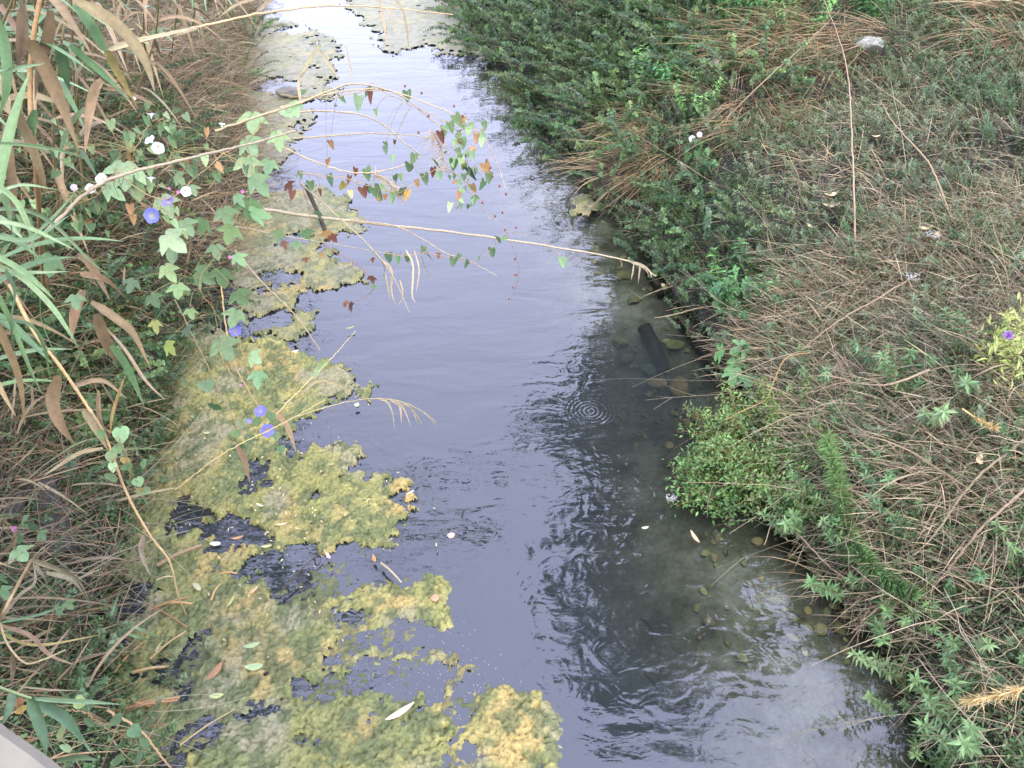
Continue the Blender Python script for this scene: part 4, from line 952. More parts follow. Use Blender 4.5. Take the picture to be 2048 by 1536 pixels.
for pp, d0, d1, w_, c_ in [([(60, 1118), (113, 1136), (158, 1160), (184, 1214)], 3.0, 3.2, 13, PALE), ([(68, 1132), (86, 1155), (100, 1184)], 3.0, 3.1, 15, PALE), ([(92, 1145), (144, 1162), (178, 1206)], 3.0, 3.2, 10, PALE), ([(0, 1240), (40, 1190), (70, 1165), (66, 1120)], 3.0, 3.0, 7, PALE),
                           ([(24, 1310), (26, 1340), (22, 1372)], 3.0, 3.1, 9, TAN), ([(0, 1250), (60, 1270), (100, 1310), (150, 1330)], 3.0, 3.1, 9, TAN), ([(0, 1245), (80, 1228), (150, 1202)], 3.0, 3.2, 6, LG), ([(-10, 1260), (70, 1290), (200, 1270)], 3.0, 3.2, 6, YT)]:
    big(r4, pp, d0, d1, w_, c_)
r5 = thing('reed_shoot', 'near green reed shoot with broad leaves above the concrete corner', 'reed', dp(-40, 1420, 2.1))
m = MB(); tube1(m, [dp(-60, 1350, 2.05), dp(0, 1376, 2.05), dp(64, 1398, 2.05)], .005, .004, (.25, .33, .17), 16, 7, knots=3); m.build('stem', M_STEM, r5)
for pp, d0, d1, w_, c_ in [([(60, 1395), (80, 1455), (93, 1512)], 2.05, 2.0, 22, RG), ([(64, 1397), (137, 1402), (190, 1404), (244, 1409)], 2.05, 2.1, 9, LG), ([(66, 1400), (130, 1438), (168, 1488)], 2.05, 2.1, 22, RG), ([(26, 1384), (18, 1415), (4, 1450)], 2.05, 2.0, 17, RG),
                           ([(144, 1440), (166, 1480), (188, 1512)], 2.1, 2.1, 6, LG), ([(112, 1522), (150, 1513), (200, 1520)], 2.1, 2.1, 14, LG)]:
    big(r5, pp, d0, d1, w_, c_)
r6 = thing('reed_shoot', 'small bright green reed tuft standing in the dark water, lower left', 'reed', at(222, 1262, .02))
for pp in [[(222, 1250), (228, 1215), (243, 1172)], [(222, 1250), (236, 1210), (254, 1172)], [(222, 1250), (224, 1225), (228, 1185)], [(222, 1252), (270, 1255), (330, 1280)], [(222, 1254), (270, 1272), (318, 1284)], [(222, 1252), (255, 1245), (292, 1236)], [(222, 1256), (226, 1290), (228, 1320)], [(222, 1256), (240, 1290), (266, 1305)], [(222, 1254), (190, 1262), (150, 1275)], [(222, 1256), (205, 1280), (190, 1300)]]:
    z0 = .12; P = np.array([at(a_, b_, z0 + .16 * math.sin(2.2 * i)) for i, (a_, b_) in enumerate(pp)]); ribbon(P, .016, LG, r6, k=9)

# ------------------------------------------------------------------ long bent canes over the water
canes = [
 ('long thin cane arching across the stream at the very top', [(205, 106, 3.4), (308, 75, 3.5), (410, 51, 3.7), (513, 28, 3.9), (615, 15, 4.1), (687, 12, 4.3), (789, 17, 4.5), (905, 29, 4.7)], .0075, .0025, (.40, .30, .20)),
 ('thick grey cane bending over the lobed vine leaves', [(40, 500, 3.3), (92, 462, 3.2), (133, 424, 3.2), (160, 396, 3.2), (205, 366, 3.2), (273, 342, 3.3), (359, 321, 3.4), (444, 301, 3.6), (500, 288, 3.8), (590, 262, 4.1)], .0085, .0055, (.27, .235, .20)),
 ('longest straight cane reaching right to the far bank', [(520, 418, 5.4), (635, 434, 5.5), (755, 448, 5.6), (892, 463, 5.7), (1063, 487, 5.9), (1250, 520, 6.1), (1312, 552, 6.15)], .012, .0045, (.32, .28, .23)),
 ('curving cane that carries the hanging vine', [(430, 262, 4.2), (520, 232, 4.3), (600, 205, 4.5), (663, 180, 4.6), (704, 168, 4.7), (755, 174, 4.8), (810, 196, 4.9), (858, 236, 5.0), (895, 262, 5.0)], .007, .003, (.31, .26, .20)),
 ('thin arching stem outermost over the open water', [(560, 215, 4.6), (650, 190, 4.7), (741, 178, 4.8), (806, 189, 4.9), (858, 208, 5.0), (899, 225, 5.0), (943, 253, 5.1), (977, 290, 5.1), (998, 338, 5.2), (1011, 376, 5.2)], .005, .002, (.36, .29, .21)),
 ('pale cane crossing low behind the hanging vine', [(560, 230, 4.8), (629, 222, 4.9), (721, 229, 5.0), (772, 253, 5.1), (810, 287, 5.1), (845, 312, 5.2)], .006, .003, (.32, .28, .22)),
 ('level pale stem under the arch', [(540, 279, 4.8), (620, 275, 4.9), (721, 267, 5.0), (806, 269, 5.1), (862, 276, 5.1)], .006, .0025, (.31, .26, .20)),
 ('stem sagging with orange vine leaves', [(540, 282, 4.9), (618, 318, 5.0), (687, 342, 5.1), (741, 345, 5.1), (799, 333, 5.2), (845, 312, 5.2)], .0055, .003, (.40, .33, .25)),
 ('lower vine stem with small downward leaves', [(700, 440, 5.4), (789, 452, 5.4), (844, 478, 5.5), (892, 506, 5.5), (943, 524, 5.6), (993, 552, 5.6)], .005, .002, (.31, .27, .22)),
 ('slanting twig ending in dry drooping leaves', [(600, 365, 5.2), (690, 446, 5.3), (741, 495, 5.3), (785, 551, 5.3), (819, 625, 5.3)], .006, .002, (.31, .27, .22)),
 ('thin twig from the left stems to the slanting twig', [(470, 452, 5.1), (580, 474, 5.2), (673, 489, 5.3), (772, 507, 5.4)], .004, .002, (.31, .27, .22)),
 ('drooping reed tip with pale hanging leaves over the algae', [(560, 848, 5.0), (600, 831, 5.0), (685, 806, 5.1), (754, 797, 5.1), (805, 804, 5.1), (839, 820, 5.1), (874, 845, 5.1)], .005, .0015, (.30, .26, .18)),
 ('upright thin stalk with a green sheath leaning right', [(520, 862, 4.9), (600, 780, 4.9), (627, 753, 4.9), (661, 719, 4.9), (711, 662, 4.95)], .005, .0015, (.42, .38, .20)),
 ('dead stem running down from the left stems to the algae edge', [(470, 500, 5.0), (520, 560, 5.0), (590, 630, 5.1), (640, 700, 5.2)], .005, .003, (.30, .24, .19)),
 ('bare stem crossing the algae below the blue flowers', [(350, 980, 4.6), (450, 905, 4.6), (560, 850, 4.7), (650, 800, 4.8)], .004, .003, (.38, .32, .18)),
 ('brown stem leaning over the algae, left of the blue flowers', [(350, 600, 4.9), (400, 700, 4.7), (470, 840, 4.6), (520, 900, 4.7)], .004, .003, (.22, .17, .13)),
 ('tan stem rising past the lobed leaves', [(440, 540, 4.6), (450, 640, 4.6), (470, 730, 4.6), (520, 820, 4.8)], .005, .004, (.38, .29, .18)),
 ('thin red-brown stalk at the bottom left over the algae', [(215, 1420, 3.5), (280, 1460, 3.6), (320, 1510, 3.7), (350, 1545, 3.8)], .006, .004, (.36, .26, .17)),
]
cane_obj = {}
for lb, pp, r0, r1_, c_ in canes:
    P = np.array([dp(a_, b_, q) for a_, b_, q in pp]); root = thing('bent_cane', lb, 'cane', P[0])
    m = MB(); tube1(m, P, r0, r1_, c_, 60, 6, knots=12, jit=.0015); m.build('cane', M_STEM, root); cane_obj[lb] = (root, pp)
def hang(key, lst, colr=PALE):
    root, pp = [v for k_, v in cane_obj.items() if key in k_][0]
    for pts_, d_, w_ in lst: ribbon(px3(pts_, d_, d_ + .05), w_ / FOC * d_ * .85, colr, root, k=9)
hang('very top', [([(758, -10), (762, 20), (770, 60), (772, 99)], 4.4, 8), ([(790, 0), (805, 20), (814, 60), (817, 100)], 4.5, 6), ([(770, 10), (786, 40), (790, 66)], 4.4, 4), ([(545, -8), (530, 10), (509, 27)], 3.9, 9), ([(520, -6), (470, 10), (434, 38)], 3.8, 7),
                 ([(219, 98), (262, 86), (310, 74)], 3.35, 12)])
hang('straight cane', [([(1262, 524), (1286, 532), (1310, 552)], 6.1, 7), ([(1280, 530), (1278, 548), (1276, 568)], 6.1, 5), ([(1268, 528), (1266, 545), (1262, 560)], 6.1, 4), ([(1292, 536), (1300, 545), (1304, 556)], 6.1, 5), ([(1240, 518), (1244, 530), (1240, 536)], 6.0, 3), ([(1280, 532), (1292, 540), (1298, 552)], 6.15, 4)])
hang('drooping leaves', [([(766, 522), (783, 540), (782, 580), (792, 612)], 5.3, 6), ([(745, 500), (768, 530), (766, 560)], 5.3, 6), ([(800, 560), (806, 590), (794, 616)], 5.3, 4), ([(812, 500), (826, 530), (824, 590), (832, 606)], 5.3, 5), ([(828, 500), (838, 540), (832, 586)], 5.3, 4), ([(840, 500), (852, 540), (864, 560)], 5.3, 4), ([(770, 545), (776, 575), (780, 600)], 5.3, 3)])
hang('reed tip', [([(756, 797), (775, 805), (785, 830), (789, 860)], 5.1, 6), ([(780, 800), (799, 812), (803, 848)], 5.1, 5), ([(790, 800), (806, 815), (822, 853)], 5.1, 4), ([(805, 806), (825, 818), (836, 852)], 5.1, 4), ([(818, 812), (834, 830), (845, 850)], 5.1, 4), ([(848, 824), (862, 838), (872, 853)], 5.1, 3), ([(600, 790), (640, 760), (690, 775), (690, 800)], 5.0, 8)])
hang('green sheath', [([(627, 752), (640, 735), (656, 718)], 4.88, 12)], RG)
hang('below the blue', [([(472, 888), (489, 920), (500, 966)], 4.65, 13)], BRN)
hang('reed tip', [([(550, 820), (574, 852), (592, 903)], 4.9, 13)], TAN)
hang('carries the hanging', [([(600, 150), (620, 120), (640, 88), (632, 100)], 4.5, 9), ([(600, 200), (598, 160), (620, 130)], 4.5, 8), ([(640, 100), (660, 130), (678, 160)], 4.6, 7), ([(690, 90), (700, 130), (705, 160)], 4.7, 4)])
# reed plume hanging in the middle of the vine
root = thing('reed_plume', 'faded brown reed plume hanging among the vine leaves', 'plume', dp(860, 262, 5.15)); m = MB()
tube1(m, [dp(858, 258, 5.1), dp(880, 290, 5.15), dp(892, 340, 5.2)], .004, .002, (.40, .33, .27), 16, 5); m.build('stem', M_STEM, root)
u = rng.random(160); P = curve([dp(862, 262, 5.1), dp(880, 290, 5.15), dp(893, 345, 5.2)], 50)[(u * 49).astype(int)]
L_ = rng.uniform(.06, .14, 160); S = droop(P, rng.normal(size=(160, 3)) * np.array([1, .6, .3]) - UP * .4, L_, L_, 4, .1)
m = MB(); strips(m, S, .003 * np.array([1, .9, .6, .2])[None] * np.ones((160, 1)), rng.normal(size=(160, 3)), jcol((.40, .32, .27), 160)); m.build('spikelets', M_DRY, root)['kind'] = 'stuff'
root = thing('reed_plume', 'brown reed plume lying along the sagging stem of orange leaves', 'plume', dp(745, 345, 5.1)); m = MB()
tube1(m, [dp(742, 343, 5.05), dp(770, 362, 5.1), dp(798, 392, 5.15)], .004, .002, (.40, .33, .27), 16, 5); m.build('stem', M_STEM, root)
u = rng.random(160); P = curve([dp(742, 343, 5.05), dp(770, 362, 5.1), dp(798, 392, 5.15)], 50)[(u * 49).astype(int)]
L_ = rng.uniform(.05, .11, 160); S = droop(P, rng.normal(size=(160, 3)) * .5 + np.array([.8, 0, -.6]), L_, L_ * .4, 4, .1)
m = MB(); strips(m, S, .003 * np.array([1, .9, .6, .2])[None] * np.ones((160, 1)), rng.normal(size=(160, 3)), jcol((.42, .33, .26), 160)); m.build('spikelets', M_DRY, root)['kind'] = 'stuff'

# ------------------------------------------------------------------ climbing vines
VG = (.14, .22, .12); VD = (.08, .14, .08); VL = (.26, .36, .20); VO = (.34, .19, .10); VY = (.55, .37, .12); VR = (.15, .065, .05)
VINE_C = {}
def leaf_part(parent, tpl, P, D, N, size, colr, w=1.0, name='leaf'):
    m = MB(); V, F = tpl
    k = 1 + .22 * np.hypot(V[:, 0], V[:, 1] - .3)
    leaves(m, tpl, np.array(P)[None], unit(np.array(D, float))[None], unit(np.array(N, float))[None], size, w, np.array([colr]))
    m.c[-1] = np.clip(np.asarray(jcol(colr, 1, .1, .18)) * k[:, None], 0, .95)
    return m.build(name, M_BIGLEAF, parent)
def towards_cam(P): return unit(CAM - np.array(P))
def vine(label, pts_, r, colr=(.30, .22, .13)):
    P = np.array([dp(a_, b_, q) for a_, b_, q in pts_]); root = thing('climbing_vine', label, 'vine', P[0])
    m = MB(); C = tube1(m, P, r, r * .5, colr, 70, 5, jit=.004); m.build('stem', M_STEM, root); VINE_C[root.name] = C
    return root, C
def capsule(parent, P, s=.008):
    import bmesh
    u = np.linspace(0, math.pi, 6); th = np.arange(7) * 2 * math.pi / 7
    V = np.stack([np.outer(np.sin(u), np.cos(th)) * s, np.outer(np.sin(u), np.sin(th)) * s, -np.outer(np.cos(u), np.ones(7)) * s * 1.25], -1).reshape(-1, 3)
    i = np.arange(42).reshape(6, 7); j = np.roll(i, -1, 1); F = np.stack([i[:-1], j[:-1], j[1:], i[1:]], -1).reshape(-1, 4)
    return MB().add(V + P, F, (.17, .07, .05)).build('seed_capsule', M_STEM, parent)
def petioles(root, Ps):
    C = VINE_C.get(root.name)
    if C is None or not len(Ps): return
    S = []
    for P in Ps:
        q = C[np.argmin(((C - P) ** 2).sum(1))]
        if np.linalg.norm(q - P) < .5: S.append(curve([q, (q + P) / 2 + np.array([0, 0, .12 * np.linalg.norm(q - P)]) + rng.normal(size=3) * .01, P], 8))
    if not S: return
    m = MB(); S = np.array(S); tubes(m, S, np.linspace(.0016, .0011, 8)[None] * np.ones((len(S), 1)), jcol((.26, .22, .12), len(S), .2, .3), 3)
    m.build('petiole', M_STEM, root)['kind'] = 'stuff'
def vine_leaves(root, lst, d, tpl=ARROW, w=1.0):
    petioles(root, [dp(x, y - sz * .45, d) for x, y, sz, c_ in lst])
    for x, y, sz, c_ in lst:
        P = dp(x, y - sz * .45, d); view = towards_cam(P)
        D = unit(-UP + rng.normal(size=3) * .28); N = unit(view + rng.normal(size=3) * .38)
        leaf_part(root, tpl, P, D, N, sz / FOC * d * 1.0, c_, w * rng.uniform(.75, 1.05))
rv, C = vine('hanging bindweed vine with arrow leaves trailing from the arch over the water', [(560, 190, 4.5), (660, 195, 4.7), (755, 182, 4.8), (830, 215, 4.95), (900, 250, 5.0), (915, 300, 5.05), (940, 345, 5.05), (920, 400, 5.1), (912, 425, 5.1)], .003)
lst = [(717, 205, 34, VG), (741, 193, 28, VR), (736, 185, 26, VG), (813, 192, 26, VD), (909, 244, 34, VG), (900, 255, 26, VG), (880, 275, 30, VR), (889, 262, 24, VG), (953, 276, 22, VO), (963, 285, 20, VL), (908, 330, 26, VD), (922, 326, 24, VL), (935, 350, 38, VD), (943, 378, 24, VO), (968, 338, 28, VO), (978, 358, 28, VG), (970, 372, 24, VD),
       (605, 190, 26, VL), (590, 215, 24, VG), (650, 190, 18, VG), (682, 200, 16, VG), (751, 225, 16, VG), (770, 300, 18, VD), (660, 290, 22, VO), (655, 325, 18, VO), (770, 290, 16, VG), (786, 318, 18, VG), (790, 285, 12, VR)]
for i in range(46): lst.append((rng.normal(928, 20), rng.uniform(240, 415), rng.uniform(12, 22), [VG, VL, VL, VD, VG, VO][rng.integers(6)]))
vine_leaves(rv, lst, 5.0)
for x, y in [(810, 172), (843, 186), (908, 212), (926, 232), (857, 232), (837, 265), (921, 284), (973, 320), (981, 335), (985, 352), (999, 372), (1012, 388)]: capsule(rv, dp(x, y, 4.98))
rv, C = vine('sagging bindweed vine with green and orange leaves below the arch', [(600, 345, 5.0), (680, 355, 5.0), (740, 372, 5.1), (800, 385, 5.1), (850, 350, 5.1), (890, 340, 5.1), (940, 370, 5.15), (975, 430, 5.2), (1000, 445, 5.2)], .003)
lst = [(657, 362, 28, VD), (620, 372, 24, VG), (690, 375, 22, (.26, .22, .06)), (731, 350, 32, VG), (746, 388, 36, VD), (737, 380, 24, VD), (724, 385, 26, VR), (762, 378, 20, VG), (787, 395, 28, VG), (796, 392, 24, (.33, .40, .28)), (789, 358, 18, VD), (799, 355, 18, VG), (815, 393, 28, VY), (806, 385, 22, VD), (832, 368, 20, VO), (848, 358, 26, VD), (829, 318, 26, VG), (820, 340, 32, VG),
       (866, 345, 24, VR), (870, 330, 24, VG), (878, 352, 20, VG), (712, 345, 22, VR), (700, 360, 20, VR), (640, 385, 18, VR), (600, 350, 18, VG), (585, 390, 22, VR), (770, 395, 16, VO), (755, 400, 12, VO), (938, 415, 14, VG), (700, 388, 16, VY)]
vine_leaves(rv, lst, 5.1)
for x, y in [(965, 405), (990, 432), (1005, 425), (1010, 460), (1032, 455), (1030, 518), (1030, 550)]: capsule(rv, dp(x, y, 5.15))
rv, C = vine('row of small downward bindweed leaves on the lower vine stem', [(770, 503, 5.4), (800, 512, 5.4), (850, 506, 5.5), (900, 515, 5.5), (940, 525, 5.55), (975, 505, 5.5), (1000, 478, 5.6), (1012, 462, 5.6)], .0026, (.36, .22, .14))
vine_leaves(rv, [(776, 517, 24, VD), (797, 520, 22, VG), (815, 520, 22, VG), (852, 518, 28, VD), (848, 500, 18, VG), (877, 512, 14, VR), (908, 524, 22, VD), (920, 516, 18, VG), (937, 530, 20, VD), (958, 518, 14, VG), (984, 506, 24, VG), (996, 482, 20, VG), (1006, 480, 16, VG), (1125, 526, 26, VL)], 5.5)
rv, C = vine('thin bare tendril with red capsules dangling to the water', [(1012, 462, 5.6), (1035, 520, 5.7), (1035, 560, 5.8), (1022, 600, 5.9), (1003, 618, 5.95)], .0016, (.20, .12, .10))
for x, y in [(1034, 550), (1026, 575), (1018, 598)]: capsule(rv, dp(x, y, 5.8), .007)
# red-brown withered leaves on the slanted twigs
rv, C = vine('withered dark red vine on the twigs beside the black stake', [(600, 360, 5.2), (640, 480, 5.3), (700, 520, 5.4), (745, 560, 5.4), (735, 590, 5.5), (690, 612, 5.5)], .003, (.22, .12, .09))
vine_leaves(rv, [(574, 375, 22, VR), (660, 480, 24, VR), (650, 470, 20, VO), (565, 490, 20, VR), (745, 520, 12, VR), (742, 560, 20, VR), (700, 615, 22, VR), (690, 610, 16, (.30, .12, .07)), (640, 512, 12, VO), (610, 520, 12, VR), (748, 575, 12, VG), (590, 490, 18, VG), (635, 430, 22, VG), (610, 470, 26, VG)], 5.35, LOBED)

# lobed vine leaves on the near left bank
rv, C = vine('large lobed morning glory vine along the dead stems of the left bank', [(230, 340, 3.9), (330, 400, 3.9), (420, 330, 4.1), (490, 290, 4.3), (505, 370, 4.4), (490, 450, 4.5), (400, 560, 4.5), (440, 640, 4.6), (450, 720, 4.7), (520, 780, 4.8)], .003)
VP = (.27, .37, .23)
lob = [(505, 240, 42, VP), (552, 277, 38, VL), (488, 292, 40, VP), (491, 331, 48, VP), (503, 370, 48, VG), (495, 414, 46, VG), (499, 442, 44, VG), (466, 467, 42, VG), (446, 430, 40, VG), (410, 453, 38, VG), (327, 487, 50, VP), (320, 410, 46, VP), (366, 453, 36, VG), (266, 368, 60, VP), (248, 343, 54, VP), (207, 387, 44, VP), (328, 544, 38, VL), (355, 579, 32, VL),
       (390, 561, 48, VG), (441, 556, 50, VG), (472, 596, 40, VG), (475, 633, 40, VG), (379, 626, 24, VL), (438, 695, 50, VG), (499, 722, 30, VP), (516, 755, 36, VG), (106, 527, 46, VG), (345, 500, 40, VG), (372, 664, 30, (.16, .22, .17)), (240, 680, 30, VD), (560, 240, 34, VL), (585, 215, 30, VL), (470, 520, 30, VG), (430, 500, 30, VG), (270, 570, 30, VD), (300, 600, 30, VD), (330, 700, 34, (.20, .24, .08)), (310, 650, 26, (.22, .25, .10)), (540, 330, 30, VG),
       (560, 470, 26, VG), (470, 400, 28, VG), (150, 600, 30, VG), (330, 250, 22, VG), (290, 270, 26, VG), (350, 360, 26, VG), (380, 380, 26, VG)]
petioles(rv, [dp(x, y - sz * .4, 4.2) for x, y, sz, c_ in lob])
for x, y, sz, c_ in lob:
    d = 3.9 + (x - 230) / 300 * .5 if y < 500 else 4.5; 
    if x < 200: d = 3.6
    P = dp(x, y - sz * .4, d); view = towards_cam(P)
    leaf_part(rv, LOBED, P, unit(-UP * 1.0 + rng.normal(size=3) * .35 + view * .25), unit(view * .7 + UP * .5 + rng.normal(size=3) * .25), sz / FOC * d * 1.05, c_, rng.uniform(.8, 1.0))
rv, C = vine('heart-leaved bindweed cluster on the dry leaning reed', [(215, 860, 4.0), (240, 880, 4.0), (260, 930, 4.05), (270, 970, 4.1), (285, 995, 4.1)], .0028)
vine_leaves(rv, [(240, 872, 40, VP), (273, 910, 26, VP), (222, 915, 34, VP), (248, 940, 24, VG), (219, 960, 30, VP), (280, 992, 30, VP), (272, 968, 28, VP), (258, 955, 26, VL), (262, 970, 24, VG), (232, 900, 24, VG), (250, 925, 24, (.42, .30, .16)), (200, 870, 22, VG), (285, 930, 22, VG), (225, 935, 22, VP), (290, 1010, 18, VG), (275, 985, 18, (.40, .28, .15))], 4.0, HEART)
rv, C = vine('small green bindweed over the reed base between the white flowers', [(270, 300, 3.9), (310, 240, 3.9), (350, 270, 4.0), (330, 330, 3.9), (260, 340, 3.8), (180, 400, 3.7)], .0025)
lst = []
for i in range(150):
    c0 = [(330, 250, 40), (260, 320, 60), (200, 400, 50), (150, 440, 50), (400, 330, 60), (350, 300, 50), (110, 300, 60), (60, 440, 60)][rng.integers(8)]
    lst.append((rng.normal(c0[0], c0[2] * .6), rng.normal(c0[1], c0[2] * .5), rng.uniform(13, 26), [VG, VL, VD, VG, VD, VO][rng.choice(6, p=[.3, .22, .2, .15, .09, .04])]))
vine_leaves(rv, lst, 3.95)

# ------------------------------------------------------------------ flowers (parts of their own vines)
def flower(parent, px, py, d, dia_px, colr, throat, face=None, closed=0.0, label=None, tubec=(.6, .5, .55)):
    P = dp(px, py, d); R_ = dia_px / FOC * d / 2; f = unit(np.array(face, float)) if face is not None else unit(towards_cam(P) + rng.normal(size=3) * .25)
    x_ = unit(np.cross(f, [0.1, .2, 1])); y_ = np.cross(f, x_); n = 30; th = np.arange(n) * 2 * math.pi / n
    lobe = 1 + .05 * np.cos(5 * th) + .02 * np.cos(11 * th + px)
    rows = [(.08, -1.15), (.13, -.8), (.28, -.45), (.62, -.18), (1.0, -.02 - .1 * closed)]
    V = []; C = []
    for i, (r_, z_) in enumerate(rows):
        rr = r_ * (1 - closed * .6) * R_ * (lobe if i > 2 else 1 + 0 * th)
        zz = z_ * R_ + (.05 * R_ * np.cos(5 * th) if i == 4 else 0)
        V.append(P + x_ * (rr * np.cos(th))[:, None] + y_ * (rr * np.sin(th))[:, None] + f * (zz + 0 * th)[:, None])
        star = .12 * (np.cos(5 * th) > .8)[:, None] if i >= 3 else 0
        C.append(np.tile(np.array([tubec, tubec, throat, colr, colr][i]), (n, 1)) * (1 + star))
    V = np.concatenate(V); i = np.arange(n * 5).reshape(5, n); j = np.roll(i, -1, 1)
    F = np.stack([i[:-1], j[:-1], j[1:], i[1:]], -1).reshape(-1, 4)
    o = MB().add(V, F, np.clip(np.concatenate(C), 0, .95)).build('flower', M_PETAL, parent)
    if label: o['label'] = label
    return o
BL = (.17, .18, .50); WH = (.86, .86, .84); PK = (.60, .22, .42)
rb, C = vine('blue morning glory vine over the algae edge with four violet flowers', [(470, 760, 4.5), (440, 700, 4.5), (470, 665, 4.55), (500, 760, 4.6), (520, 822, 4.7), (532, 862, 4.7), (490, 850, 4.7)], .0026)
flower(rb, 470, 661, 4.6, 24, BL, (.3, .28, .5), label='blue flower beside the drooping lobed leaf'); flower(rb, 521, 822, 4.7, 24, BL, (.3, .28, .5), label='upper blue flower above the algae'); flower(rb, 535, 861, 4.7, 27, BL, (.3, .28, .5), label='lower blue flower above the algae')
flower(rb, 499, 842, 4.7, 16, (.22, .2, .55), (.5, .4, .6), closed=.6, label='half closed blue flower'); flower(rb, 482, 770, 4.6, 10, PK, (.6, .4, .5), closed=.8, label='pink closed bud')
vine_leaves(rb, [(545, 835, 24, VG), (510, 845, 22, VG), (484, 850, 26, VP), (548, 875, 20, VG), (500, 880, 24, VD), (476, 900, 28, VD), (430, 820, 28, VD), (410, 775, 34, (.17, .24, .18)), (370, 770, 28, (.16, .22, .17)), (560, 900, 20, VD), (470, 870, 22, VG)], 4.75, HEART)
rb, C = vine('blue morning glory with large flower and pink buds under the grey cane', [(260, 380, 3.9), (300, 420, 3.9), (335, 400, 3.9), (360, 385, 3.95), (480, 385, 4.3)], .0026)
flower(rb, 303, 431, 3.85, 31, BL, (.3, .38, .3), label='large blue flower beside the lobed leaves'); flower(rb, 335, 402, 3.9, 27, (.25, .24, .55), (.4, .35, .5), face=(-.2, -.3, .9), label='faded blue flower behind a leaf')
flower(rb, 338, 377, 3.9, 11, PK, PK, closed=.7, tubec=PK, label='upper pink bud'); flower(rb, 356, 384, 3.9, 11, PK, PK, closed=.7, tubec=PK, label='lower pink bud'); flower(rb, 485, 383, 4.35, 11, PK, PK, closed=.6, tubec=PK, label='pink bud near the lobed leaves'); flower(rb, 460, 514, 4.45, 13, PK, PK, closed=.8, tubec=PK, label='pink rolled bud over the dead stems')
vine_leaves(rb, [(330, 440, 20, VL), (350, 425, 20, VL), (345, 450, 22, VL), (300, 380, 18, VL), (320, 375, 18, VL), (260, 420, 26, VO), (265, 440, 22, VO), (370, 470, 18, VL)], 3.9)
rb, C = vine('white bindweed with round open flowers at the foot of the reeds', [(130, 385, 3.7), (175, 380, 3.7), (200, 362, 3.7), (260, 330, 3.8), (300, 285, 3.85), (318, 296, 3.85), (372, 384, 3.9)], .0022)
for x, y, s_, fc, lb in [(299, 279, 22, (-.3, -.3, .9), 'white flower behind the brightest one'), (316, 296, 24, None, 'brightest round white flower'), (202, 358, 24, (-.1, -.8, .8), 'white flower against the grey cane'), (181, 377, 20, None, 'white flower just below the grey cane'), (148, 375, 14, None, 'small half open pale pink flower'),
                    (372, 383, 20, None, 'white flower beside the pink buds'), (302, 227, 17, (0, .5, 1), 'white flower seen edge on above the pair'), (302, 355, 18, (0, .7, 1), 'thin white flower seen edge on below the cane'), (269, 196, 8, (1, 0, .5), 'tiny white flower by the dry leaf')]:
    flower(rb, x, y, 3.8, s_, WH if s_ != 14 else (.75, .6, .66), (.80, .82, .70), face=fc, label=lb, tubec=(.6, .65, .5))
flower(rb, 444, 247, 4.1, 17, WH, (.8, .82, .7), face=(.2, .2, 1), closed=.5, label='white trumpet flower seen from the side', tubec=(.7, .75, .6))
rb, C = vine('small vine with two pink flowers at the left edge, below the dark hollow', [(0, 1040, 3.6), (28, 1058, 3.6), (30, 1090, 3.6), (22, 1122, 3.6), (60, 1090, 3.6)], .0022)
flower(rb, 29, 1058, 3.6, 14, PK, (.7, .5, .6), closed=.3, label='upper small pink flower'); flower(rb, 22, 1120, 3.6, 12, (.62, .35, .55), (.7, .5, .6), closed=.4, label='lower small pink flower')
vine_leaves(rb, [(5, 1050, 34, VG), (45, 1050, 30, VG), (65, 1060, 32, VG), (30, 1115, 40, VP), (78, 1075, 24, VG), (0, 1190, 34, VG), (-5, 1160, 30, VG), (110, 1230, 30, VG), (130, 1215, 26, VG), (40, 1080, 26, VG)], 3.6, LOBED)
rb, C = vine('nearest broad-leaved vine above the concrete corner', [(60, 1440, 2.9), (150, 1420, 2.9), (220, 1460, 3.0), (300, 1500, 3.1)], .003)
vine_leaves(rb, [(150, 1415, 34, (.30, .36, .17)), (175, 1420, 28, VG), (120, 1470, 34, (.32, .36, .18)), (35, 1410, 30, VO), (40, 1425, 24, VY), (130, 1500, 26, VP), (200, 1470, 34, VG), (225, 1450, 34, VG), (260, 1470, 34, VG), (290, 1490, 30, VG), (240, 1500, 34, VG), (275, 1520, 30, VG), (200, 1510, 30, VG), (305, 1470, 26, VG), (180, 1450, 28, VG), (230, 1530, 30, VG)], 3.0, HEART)

